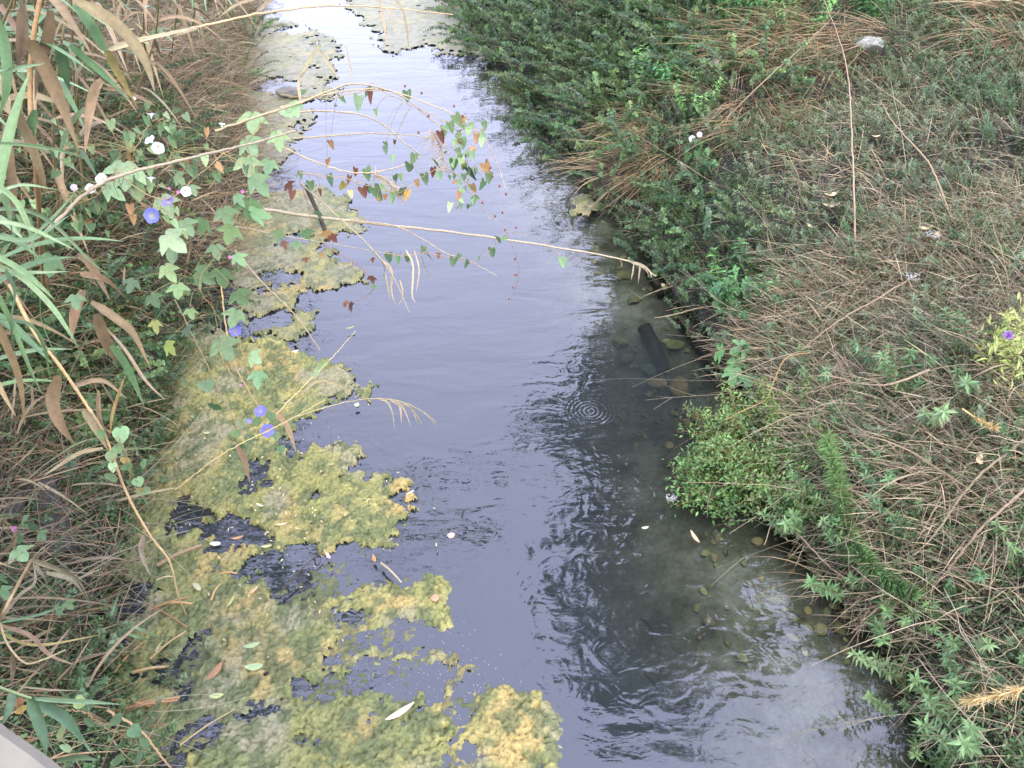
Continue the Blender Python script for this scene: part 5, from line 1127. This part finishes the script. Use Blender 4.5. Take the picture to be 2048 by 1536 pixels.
# ------------------------------------------------------------------ right bank: plants with a place of their own
def shrub(px, py, h, n, label):
    c = on_bank(px, py, 0); root = thing('leafy_shrub', label, 'shrub', c)
    a_ = rng.uniform(0, 2 * math.pi, n); P = c + np.stack([np.cos(a_) * .08, np.sin(a_) * .08, 0 * a_], 1)
    D = np.stack([np.cos(a_) * rng.uniform(.3, 1.2, n) - NT[0] * .55, np.sin(a_) * rng.uniform(.3, 1.2, n) - NT[1] * .55, rng.uniform(.5, 1.2, n)], 1)
    L_ = rng.uniform(.3, h, n); S = droop(P, D, L_, L_ * rng.uniform(.25, .6, n), 10, .12)
    m = MB(); tubes(m, S, np.linspace(.006, .002, 10)[None] * np.ones((n, 1)), jcol((.20, .11, .06), n), 4); m.build('stem', M_STEM, root)
    m = MB()
    for i in range(n):
        C = curve(S[i], 40); q = int(L_[i] / .009); idx = rng.integers(10, 40, q * 2); t = unit(np.gradient(C, axis=0))[idx]
        D2 = unit(rng.normal(size=(len(idx), 3)) * .8 + t * .5); Q = C[idx] + rng.normal(size=(len(idx), 3)) * .028
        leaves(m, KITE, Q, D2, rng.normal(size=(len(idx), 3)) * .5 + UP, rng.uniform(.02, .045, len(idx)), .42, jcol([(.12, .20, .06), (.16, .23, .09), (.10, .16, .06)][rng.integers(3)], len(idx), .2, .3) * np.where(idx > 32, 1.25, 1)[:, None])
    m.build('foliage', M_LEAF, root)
shrub(1540, 920, .66, 150, 'rounded yellow-green shrub bulging over the water from the right bank')
shrub(1590, 985, .5, 50, 'leafy shrub with small leaves beside the rounded one')
shrub(1450, 985, .34, 34, 'pale fine-leaved plant trailing into the water left of the rounded shrub')

def fig(px, py, label, lst, d):
    b = on_bank(px, py, 0); root = thing('fig_sapling', label, 'fig sapling', b); m = MB()
    for x, y, sz, c_ in lst:
        e = dp(x, y - sz * .3, d); tube1(m, [b, (b + e) / 2 + UP * .08, e], .004, .002, (.18, .16, .09), 10, 5)
    m.build('stem', M_STEM, root)
    for x, y, sz, c_ in lst:
        P = dp(x, y - sz * .3, d); v = towards_cam(P); leaf_part(root, FIG, P, unit((P - b) * np.array([1, 1, .2]) - UP * .5 + rng.normal(size=3) * .3), unit(v + UP * .6 + rng.normal(size=3) * .25), sz / FOC * d * 1.1, c_, .95)
dF = float(project(on_bank(1475, 740, .2))[2])
FG = (.11, .25, .11)
fig(1490, 745, 'young fig sapling with deep lobed leaves at the waterline of the right bank', [(1448, 708, 36, (.15, .31, .12)), (1480, 712, 40, FG), (1472, 728, 40, (.12, .27, .13)), (1500, 725, 38, FG), (1495, 700, 34, FG), (1468, 745, 34, FG), (1510, 750, 34, (.09, .20, .09)), (1490, 760, 32, FG), (1515, 775, 32, (.09, .20, .09)), (1530, 780, 30, (.08, .18, .09))], dF)
dF2 = float(project(on_bank(1475, 580, .3))[2])
fig(1480, 620, 'second fig sapling higher up the right bank with overlapping lobed leaves', [(1465, 572, 36, FG), (1490, 580, 34, FG), (1450, 600, 32, FG), (1500, 600, 34, FG), (1478, 605, 32, (.09, .2, .09)), (1520, 590, 28, FG), (1440, 580, 26, FG)], dF2)

def leafy_column(pp, label):
    P = np.array([on_bank(x, y, h_) for x, y, h_ in pp]); root = thing('tall_leafy_weed', label, 'weed', P[0])
    C = curve(P, 120); m = MB(); tube1(m, P, .008, .004, (.14, .18, .08), 60, 6); m.build('stem', M_STEM, root)
    n = 620; idx = rng.integers(0, 120, n); t = unit(np.gradient(C, axis=0))[idx]; a_ = rng.uniform(0, 6.28, n)
    x_ = unit(np.cross(t, UP + .01)); y_ = np.cross(x_, t); rad = x_ * np.cos(a_)[:, None] + y_ * np.sin(a_)[:, None]
    m = MB(); k = 4; L_ = rng.uniform(.05, .095, n); S = droop(C[idx], rad + t * .35 + UP * .35, L_, L_ * .4, k, .1)
    strips(m, S, .0105 * np.array([.5, 1, .8, .1])[None] * np.ones((n, 1)), unit(np.cross(rad, t)), jcol((.17, .30, .14), n, .15, .3), fold=.15)
    m.build('foliage', M_LEAF, root)
leafy_column([(1655, 868, .36), (1668, 930, .42), (1682, 990, .46), (1692, 1050, .46), (1706, 1095, .40)], 'tall narrow-leaved weed lying like a green rope down the right bank')
leafy_column([(1706, 1090, .46), (1740, 1130, .46), (1780, 1165, .44), (1830, 1195, .4)], 'bushy lower end of the narrow-leaved weed near the waterline')

# spotted reddish twig arching over the shrub
def stem_thing(name, label, cat, pp, r0, r1_, c_, base_h=.2):
    P = np.array([on_bank(x, y, h_) for x, y, h_ in pp]); m = MB(); tube1(m, P, r0, r1_, c_, 40, 6, jit=.002); return tag(m.build(name, M_STEM), label, cat)
stem_thing('arching_twig', 'orange-brown twig arching above the rounded shrub', 'twig', [(1620, 705, .3), (1575, 715, .45), (1555, 745, .5), (1543, 775, .5), (1530, 800, .45), (1470, 830, .4), (1450, 840, .35)], .006, .003, (.30, .19, .11))
for lb, pp in [('long grey fallen branch slanting over the twig tangle, right of the narrow weed', [(2060, 870, .2), (1950, 960, .25), (1860, 1080, .25), (1800, 1130, .2)]), ('long brown fallen branch near the right edge', [(2070, 960, .25), (1960, 1060, .25), (1880, 1160, .2), (1800, 1230, .1)]),
               ('bare grey branch lying across the middle of the right bank', [(1850, 540, .2), (1750, 600, .3), (1680, 640, .3), (1600, 700, .3), (1540, 740, .2)]), ('pale thin branch beside the earth boulders', [(1860, 740, .3), (1770, 770, .35), (1690, 765, .3), (1620, 785, .3)]),
               ('forked dead branch above the white flower head', [(1900, 430, .2), (1860, 330, .5), (1790, 250, .7), (1760, 200, .8)]), ('bare twig poking out over the stones in the water', [(1440, 610, .1), (1390, 618, .25), (1345, 630, .3), (1308, 636, .3)]),
               ('tall dry stalk crossing the brown grass at the top', [(1712, 560, .1), (1705, 300, .5), (1690, 120, .7), (1640, -20, .8)]), ('leaning straw stalk left of the white bag', [(1400, 290, .1), (1520, 170, .4), (1620, 80, .5), (1680, 20, .6)]), ('reddish bent twig hanging to the water by the narrow weed', [(1760, 1160, .2), (1680, 1150, .2), (1560, 1040, .2), (1528, 1090, .1)]),
               ('thin twig reaching down over the lower right water', [(1800, 1200, .2), (1745, 1215, .2), (1720, 1250, .1), (1702, 1266, .06)])]:
    stem_thing('fallen_branch', lb, 'branch', pp, .009, .003, tuple(jcol((.24, .19, .15), 1, .1, .15)[0]))

# boulders of earth, pale slab, white bag, flower heads
for px, py, a_, b_, lb, c_ in [(1700, 745, .17, .12, 'brown lumpy boulder under the dead twigs, left of the pair', (.20, .15, .11)), (1775, 750, .18, .12, 'brown lumpy boulder under the dead twigs, right of the pair', (.22, .165, .12)), (1440, 130, .20, .11, 'pale flat stone half buried in brown grass near the top', (.42, .38, .38)),
                               (1640, 835, .1, .07, 'small grey stone among twigs above the narrow weed', (.20, .17, .14)), (578, 186, .20, .13, 'grey stone in the dark gap of the far left algae', (.12, .12, .13)), (30, 1010, .12, .08, 'small dark stone deep in the hollow of the left bank', (.06, .06, .055))]:
    P = on_bank(px, py, .08); tag(rock_mesh('boulder', P, (a_, b_), c_, .7, int(px), 3, rot=px), lb, 'stone')
P = on_bank(1738, 90, .22); V0 = rock_mesh('plastic_bag', P, (.15, .12), (.27, .28, .30), .6, 5, 4, M_PLASTIC)
co = np.zeros(len(V0.data.vertices) * 3); V0.data.vertices.foreach_get('co', co); co = co.reshape(-1, 3); nn = fbm(co[:, 0] * 22, co[:, 1] * 22 + co[:, 2] * 15, 5, 3) - .5
co *= (1 + .55 * nn)[:, None]; V0.data.vertices.foreach_set('co', co.ravel()); tag(V0, 'crumpled white plastic bag caught in the bushes, top right', 'plastic bag')
def umbel(px, py, h, r, label):
    P = on_bank(px, py, h); root = thing('umbel_flower', label, 'flower', P - UP * h); m = MB(); tube1(m, [P - UP * h, P - UP * h * .5 + np.array([.02, 0, 0]), P - UP * .04], .003, .002, (.16, .20, .10), 10, 5); m.build('stem', M_STEM, root)
    n = 46; a_ = rng.uniform(0, 6.28, n); rr = r * np.sqrt(rng.random(n)); Q = P + np.stack([np.cos(a_) * rr, np.sin(a_) * rr, rng.normal(size=n) * .006], 1)
    m = MB(); leaves(m, OVAL, Q, np.stack([np.cos(a_), np.sin(a_), 0 * a_], 1), rng.normal(size=(n, 3)) * .3 + UP + towards_cam(P) * .5, .010, 1.1, jcol((.36, .36, .33), n, .05, .2)); m.build('flower_head', M_PETAL, root)
umbel(1826, 552, .35, .045, 'white umbel flower head in the middle of the right bank'); umbel(1868, 468, .3, .05, 'white umbel flower head upper right, above the other'); umbel(1343, 994, .12, .03, 'small white flower head trailing at the foot of the rounded shrub')
rb = thing('bindweed', 'pair of white bindweed flowers in the brown grass of the right bank', 'bindweed', on_bank(1392, 300, .1)); dB = float(project(on_bank(1390, 272, .3))[2])
m = MB(); b_ = on_bank(1392, 310, .05)
for x, y in ((1384, 277), (1399, 269)): tube1(m, [b_, (b_ + dp(x, y, dB)) / 2 + UP * .05, dp(x, y + 4, dB)], .003, .002, (.12, .2, .08), 8, 5)
m.build('stem', M_STEM, rb); flower(rb, 1384, 277, dB, 13, WH, (.8, .82, .7)); flower(rb, 1399, 269, dB, 11, WH, (.8, .82, .7))
vine_leaves(rb, [(1378, 318, 26, FG), (1394, 312, 26, FG), (1404, 290, 20, FG), (1390, 335, 20, VD), (1375, 300, 16, FG)], dB)

def thistle():
    b = on_bank(2000, 720, .05); root = thing('thistle', 'thistle coloured sunlit yellow-green with a purple flower at the right edge', 'thistle', b); tops = [(2016, 672, .55), (2035, 700, .5), (2030, 640, .6), (2045, 760, .45), (1990, 690, .5), (2040, 610, .6)]
    m = MB(); T_ = [on_bank(x, y, h_) for x, y, h_ in tops]
    for t in T_: tube1(m, [b, (b + t) / 2 + UP * .1, t], .005, .003, (.26, .30, .12), 12, 5)
    m.build('stem', M_STEM, root); n = 420; k = rng.integers(0, len(T_), n); u = rng.uniform(.2, 1, n)[:, None]; Q = b * (1 - u) + np.array(T_)[k] * u + rng.normal(size=(n, 3)) * .05
    m = MB(); leaves(m, KITE, Q, rng.normal(size=(n, 3)), rng.normal(size=(n, 3)) + UP, rng.uniform(.03, .08, n), .25, jcol((.30, .34, .13), n, .15, .3)); m.build('foliage', M_LEAF, root)  # yellowish leaf colour carries the sunlight catching this plant
    n = 60; D = unit(rng.normal(size=(n, 3)) + UP * .8); S = droop(np.repeat(T_[0][None], n, 0), D, np.full(n, .03), np.full(n, .002), 3, .1); m = MB(); strips(m, S, np.full((n, 3), .004), rng.normal(size=(n, 3)), jcol((.36, .18, .50), n)); m.build('flower_head', M_PETAL, root)
thistle()
def plume(pp, h_, n, Lr, label, colr, w=.0035):
    P = np.array([on_bank(x, y, h_) for x, y in pp]); root = thing('grass_plume', label, 'grass plume', P[0]); m = MB(); C = curve(P, 60); tube1(m, P, .006, .002, colr, 30, 6); m.build('stem', M_STEM, root)
    idx = (rng.random(n) * 42 + 17).astype(int).clip(0, 59); t = unit(np.gradient(C, axis=0))[idx]; D = t * .9 + rng.normal(size=(n, 3)) * .55; L_ = rng.uniform(*Lr, n); S = droop(C[idx], D, L_, L_ * .15, 4, .08)
    m = MB(); strips(m, S, w * np.array([.6, 1, .9, .2])[None] * np.ones((n, 1)), rng.normal(size=(n, 3)), jcol(colr, n, .15, .3)); m.build('spikelets', M_DRY, root)['kind'] = 'stuff'
plume([(2080, 1362), (2040, 1378), (1990, 1392), (1930, 1402)], .55, 300, (.025, .07), 'feathery grass plume coloured sunlit gold low on the right edge', (.52, .40, .22), .003)  # sunlight on the plume is put into its golden colour
plume([(1925, 818), (1950, 835), (1975, 848), (1992, 856)], .4, 140, (.02, .05), 'small golden seed head at the right, above the twig tangle', (.46, .35, .17))
# pale dry fallen leaves
def loose_leaf(P, L_, w, ang, colr, label, tilt=.2, name='fallen_leaf', curl=.12):
    k = 9; u = np.linspace(0, 1, k); D = np.array([math.cos(ang), math.sin(ang), 0]); S_ = np.array([-D[1], D[0], tilt])
    C = np.array(P) + D * (u[:, None] - .5) * L_ + UP * (curl * L_ * (4 * (u - .5) ** 2))[:, None]
    m = MB(); strips(m, C[None], (w * np.sin(np.pi * np.clip(u * .96 + .02, 0, 1)) ** .7)[None], unit(S_)[None], np.array(colr), fold=.12); return tag(m.build(name, M_DRY), label, 'leaf')
for x, y, L_, w, a_, lb in [(1662, 388, .14, .04, .3, 'large pale dry leaf upper of two on the right slope'), (1662, 410, .15, .045, .1, 'large pale dry leaf lower of two on the right slope'), (1872, 470, .10, .03, .8, 'pale dry leaf beside the upper white flower head'), (1850, 455, .12, .035, .2, 'pale dry leaf left of the upper white flower head'), (1622, 452, .12, .03, -.9, 'narrow pale leaf below the two large dry leaves'), (1752, 272, .08, .02, .1, 'tiny cream leaf in the grass, upper right'), (1960, 920, .09, .04, 1.0, 'pinkish dry leaf near the right edge')]:
    loose_leaf(on_bank(x, y, .2), L_, w, a_, (.58, .48, .36), lb)

# chain-link fence scrap in the top right corner
b0, b1 = on_bank(1930, -10, .0), on_bank(2110, 60, .0); hgt = .9; root = thing('wire_fence', 'dark chain-link fence at the top right corner', 'fence', b0); fd = b1 - b0; fl = np.linalg.norm(fd)
m = MB(); S = []; 
for i in range(-18, 60):
    for sgn in (1, -1):
        x0 = i * .06; a_ = np.array([x0, 0]); b_ = np.array([x0 + sgn * hgt, hgt]); 
        if max(a_[0], b_[0]) < 0 or min(a_[0], b_[0]) > fl: continue
        u = np.linspace(0, 1, 12); xs = a_[0] + (b_[0] - a_[0]) * u; zs = hgt * u; ok = (xs >= 0) & (xs <= fl)
        if ok.sum() < 3: continue
        q = np.stack([b0 + fd * (x_ / fl) + UP * z_ for x_, z_ in zip(xs[ok], zs[ok])]); S.append(curve(q, 6))
S = np.array(S); tubes(m, S, np.full(S.shape[:2], .0022), np.tile([.10, .09, .12], (len(S), 1)), 3); m.build('mesh_wire', M_STEM, root)['kind'] = 'stuff'
for q in (b0, (b0 + b1) / 2, b1):
    m = MB(); tube1(m, [q - UP * .1, q + UP * (hgt + .1)], .018, .018, (.16, .15, .17), 4, 8); m.build('post', M_STEM, root)

# ------------------------------------------------------------------ loose things on the water and the algae
tm = rng
for x, y, L_, w, a_, c_, lb in [(508, 1333, .10, .042, .1, (.36, .45, .28), 'pale green oval leaf lying on the lower algae'), (504, 1290, .09, .03, .3, (.34, .42, .25), 'green leaf on the algae above the pale oval leaf'), (433, 1391, .075, .03, .1, (.38, .45, .24), 'small light green leaf on the lower left algae'),
                                (393, 1172, .03, .075, .9, (.42, .42, .30), 'upright pale leaf on the algae near the green tuft'), (461, 1203, .09, .02, 1.3, (.36, .40, .18), 'yellow-green narrow leaf on the algae'), (800, 1424, .17, .032, .6, (.62, .48, .38), 'long tan leaf floating between the lower mats'),
                                (323, 1290, .10, .04, 1.2, (.40, .42, .26), 'curled pale leaf beside the green tuft'), (533, 1092, .07, .02, .2, (.50, .46, .34), 'cream leaf on the middle algae'), (563, 1048, .08, .018, .2, (.55, .44, .34), 'buff leaf on the middle algae, right of the cream one'), (520, 1010, .06, .014, -.4, (.60, .60, .50), 'white sliver leaf on the upper part of the main mat'),
                                (656, 1111, .06, .022, -.9, (.60, .38, .42), 'pinkish leaf at the lower edge of the main mat'), (748, 1117, .06, .022, -1.2, (.45, .22, .12), 'rust leaf at the waterline below the main mat'), (1390, 1074, .11, .025, -1.2, (.50, .36, .28), 'tan pink leaf floating in the dark reflection by the shrub'),
                                (902, 1070, .05, .045, .3, (.52, .34, .32), 'small pinkish leaf floating on open water'), (713, 809, .045, .04, .9, (.36, .46, .34), 'round pale green leaf on open water beside the main mat'), (475, 1075, .08, .02, .3, (.42, .26, .16), 'brown leaf at the edge of the black hole in the algae'),
                                (430, 1342, .12, .04, 1.1, (.30, .18, .12), 'brown curled leaf on the lower algae'), (820, 985, .06, .015, .6, (.6, .56, .48), 'white twiggy leaf at the tip of the main mat'), (1290, 1055, .05, .02, .2, (.4, .42, .34), 'tiny grey leaf floating near the right bank'), (507, 1180, .07, .02, .9, (.55, .35, .25), 'pink-brown leaf on the algae edge'),
                                (870, 1195, .05, .045, .4, (.55, .25, .20), 'red-brown leaf on the small algae patch'), (700, 655, .08, .02, .4, (.30, .34, .18), 'green dry leaf at the algae border'), (590, 702, .06, .03, .4, (.55, .55, .40), 'cream leaf on the top of the main mat'), (414, 865, .05, .02, .2, (.48, .48, .34), 'pale leaf on the mat left of the blue flowers')]:
    loose_leaf(at(x, y, .045 if x < 900 else .006), L_, w, a_, c_, lb, .1, 'floating_leaf', .08)
n = 200; 
m = MB(); poly = [(330, 900), (780, 950), (800, 1050), (640, 1100), (420, 1400), (850, 1500), (330, 1500)]
px = rng.normal(560, 110, n); py = rng.normal(1000, 130, n); P = at(px, py, .05); 
leaves(m, KITE, P, rng.normal(size=(n, 3)) * np.array([1, 1, .1]), UP + rng.normal(size=(n, 3)) * .2, rng.uniform(.012, .035, n), .35, jcol((.45, .42, .28), n, .2, .3)); tag(m.build('leaf_debris', M_DRY), 'tiny leaf fragments scattered on the floating algae', kind='stuff')
for A, B, r_, c_, lb in [((300, 1220), (375, 1195), .007, (.34, .20, .11), 'upper brown culm floating near the green tuft'), ((330, 1207), (385, 1208), .009, (.42, .28, .15), 'short tan culm in the black water'), ((300, 1318), (372, 1262), .008, (.34, .24, .14), 'tan culm slanting on the algae right of the tuft'),
                         ((265, 1345), (338, 1333), .010, (.36, .26, .16), 'thick culm in the dark water under the tuft'), ((228, 1345), (285, 1285), .008, (.34, .22, .13), 'culm slanting up beside the tuft'), ((225, 1400), (300, 1412), .009, (.38, .25, .14), 'culm at the reed foot, lower left'), ((220, 1424), (355, 1400), .009, (.34, .20, .11), 'long red-brown culm across the lower left mat'),
                         ((240, 1415), (360, 1395), .007, (.36, .22, .12), 'thin culm beside the long red-brown one'), ((422, 1200), (440, 1168), .008, (.40, .26, .14), 'short upright tan culm near the black pool'), ((440, 1147), (475, 1147), .006, (.42, .28, .14), 'tiny culm over the black pool'), ((360, 1490), (470, 1418), .005, (.30, .24, .14), 'thin curved stem over the lower left black pool'),
                         ((315, 1130), (404, 1090), .016, (.24, .18, .12), 'wide brown dead leaf blade half sunk in the algae'), ((314, 1160), (350, 1153), .006, (.48, .40, .26), 'pale culm piece on the algae'), ((375, 1255), (290, 1205), .006, (.26, .15, .09), 'dark red culm behind the tuft'), ((762, 1126), (803, 1165), .008, (.34, .30, .24), 'forked pale branch in the water above the small patch'),
                         ((560, 1185), (640, 1105), .005, (.06, .05, .04), 'thin dark stalk leaning over the black pool')]:
    a3, b3 = at(*A, .05), at(*B, .06); m = MB(); tube1(m, [a3, (a3 + b3) / 2 + UP * .015, b3], r_, r_ * .7, c_, 14, 6); tag(m.build('floating_culm', M_STEM), lb, 'reed stalk')
log('stone_slab', on_bank(86, 965, .06), on_bank(122, 1118, .06), .085, (.055, .057, .058), 'dark grey straight slab deep in the hollow of the left bank', 'slab', 8, True)
log('black_stake', at(622, 432, .0) + UP * .35, at(662, 492, -.05), .022, (.035, .028, .025), 'black broken stake poking from the algae beside withered red leaves', 'stake', 7)
P = at(430, 1087, .02); V0 = rock_mesh('foam_scrap', P, (.035, .016), (.80, .82, .82), .4, 9, 3, M_PLASTIC); tag(V0, 'small white scrap in the black hole of the algae', 'scrap')
n = 420; px = np.concatenate([rng.normal(930, 45, 140), rng.normal(640, 60, 180), rng.normal(800, 60, 100)]); py = np.concatenate([rng.normal(1370, 60, 140), rng.normal(1330, 50, 180), rng.normal(1340, 40, 100)])
P = at(px, py, 0); m = MB(); th = np.arange(6) * math.pi / 3; r_ = rng.uniform(.0012, .0038, n)
V = []; 
for zz, k_ in ((0, 1.0), (.6, .75)): V.append(P[:, None] + np.stack([np.cos(th), np.sin(th), 0 * th + 0], 1)[None] * (r_ * k_)[:, None, None] + UP * (r_ * zz)[:, None, None])
V.append((P + UP * r_[:, None])[:, None]); V = np.concatenate(V, 1); b_ = (np.arange(n) * 13)[:, None, None]; j = np.arange(6); j2 = (j + 1) % 6
m.add(V, [(b_ + np.stack([j, j2, j2 + 6, j + 6], -1)[None]).reshape(-1, 4), (b_ + np.stack([j + 6, j2 + 6, 12 + 0 * j], -1)[None]).reshape(-1, 3)], (.30, .30, .32)); tag(m.build('surface_bubbles', M_PLASTIC), 'tiny pale bubbles on the water between the lower algae mats', kind='stuff')

# ------------------------------------------------------------------ the tree whose crown darkens the reflections on the right
c0 = from_st(10.9, 6.6, 0); c0[2] = float(ground(c0[0], c0[1])); root = thing('bank_tree', 'large leafy tree on the right bank, seen mirrored in the water', 'tree', c0)
m = MB(); C = tube1(m, [c0 - UP * .3, c0 + np.array([-.1, 0, 2.5]), c0 + np.array([.1, -.3, 5]), c0 + np.array([-.6, -.8, 9]), c0 + np.array([-.9, -1.2, 13])], .26, .05, (.13, .11, .09), 40, 12); m.build('trunk', M_STEM, root)
m = MB(); nb = 80; tips = []; S = []
for i in range(nb):
    u = rng.uniform(.28, .97); b_ = C[int(u * 39)]; a_ = rng.uniform(0, 6.28); l = rng.uniform(1.8, 4.6) * (1.2 - .7 * u)
    D = unit(np.array([math.cos(a_) - .25, math.sin(a_) - .2, rng.uniform(.1, .9)])); e = b_ + D * l; S.append(curve([b_, b_ + D * l * .5 + UP * .2, e], 8)); tips.append(e); tips.append(b_ + D * l * .6)
for i in range(34):                     # low limbs reaching out over the water
    b_ = C[int(rng.uniform(.2, .5) * 39)]; e = np.array([rng.uniform(1.9, 4.4), rng.uniform(9.8, 13), rng.uniform(3.0, 7.0)]); S.append(curve([b_, (b_ + e) / 2 + UP * .35, e], 8)); tips.append(e); tips.append(b_ * .35 + e * .65 + UP * .2)
nb += 34
tubes(m, np.array(S), np.linspace(.07, .015, 8)[None] * np.ones((nb, 1)), np.tile([.12, .10, .08], (nb, 1)), 6); m.build('limb', M_STEM, root)['kind'] = 'stuff'
tips = np.array(tips); n = 105000; k = rng.integers(0, len(tips), n); Q = tips[k] + unit(rng.normal(size=(n, 3))) * (rng.random((n, 1)) ** .5) * np.array([.75, .75, .5]) * rng.uniform(.6, 1.2, (len(tips), 1))[k]
qx, qy, _ = project(Q); ok = (qy < -60) | (qx > 2250); Q = Q[ok]; n = len(Q)
m = MB(); leaves(m, KITE, Q, rng.normal(size=(n, 3)) - UP * .4, rng.normal(size=(n, 3)) + UP, rng.uniform(.11, .20, n), .55, jcol((.05, .09, .035), n, .2, .3)); m.build('crown', M_LEAF, root)
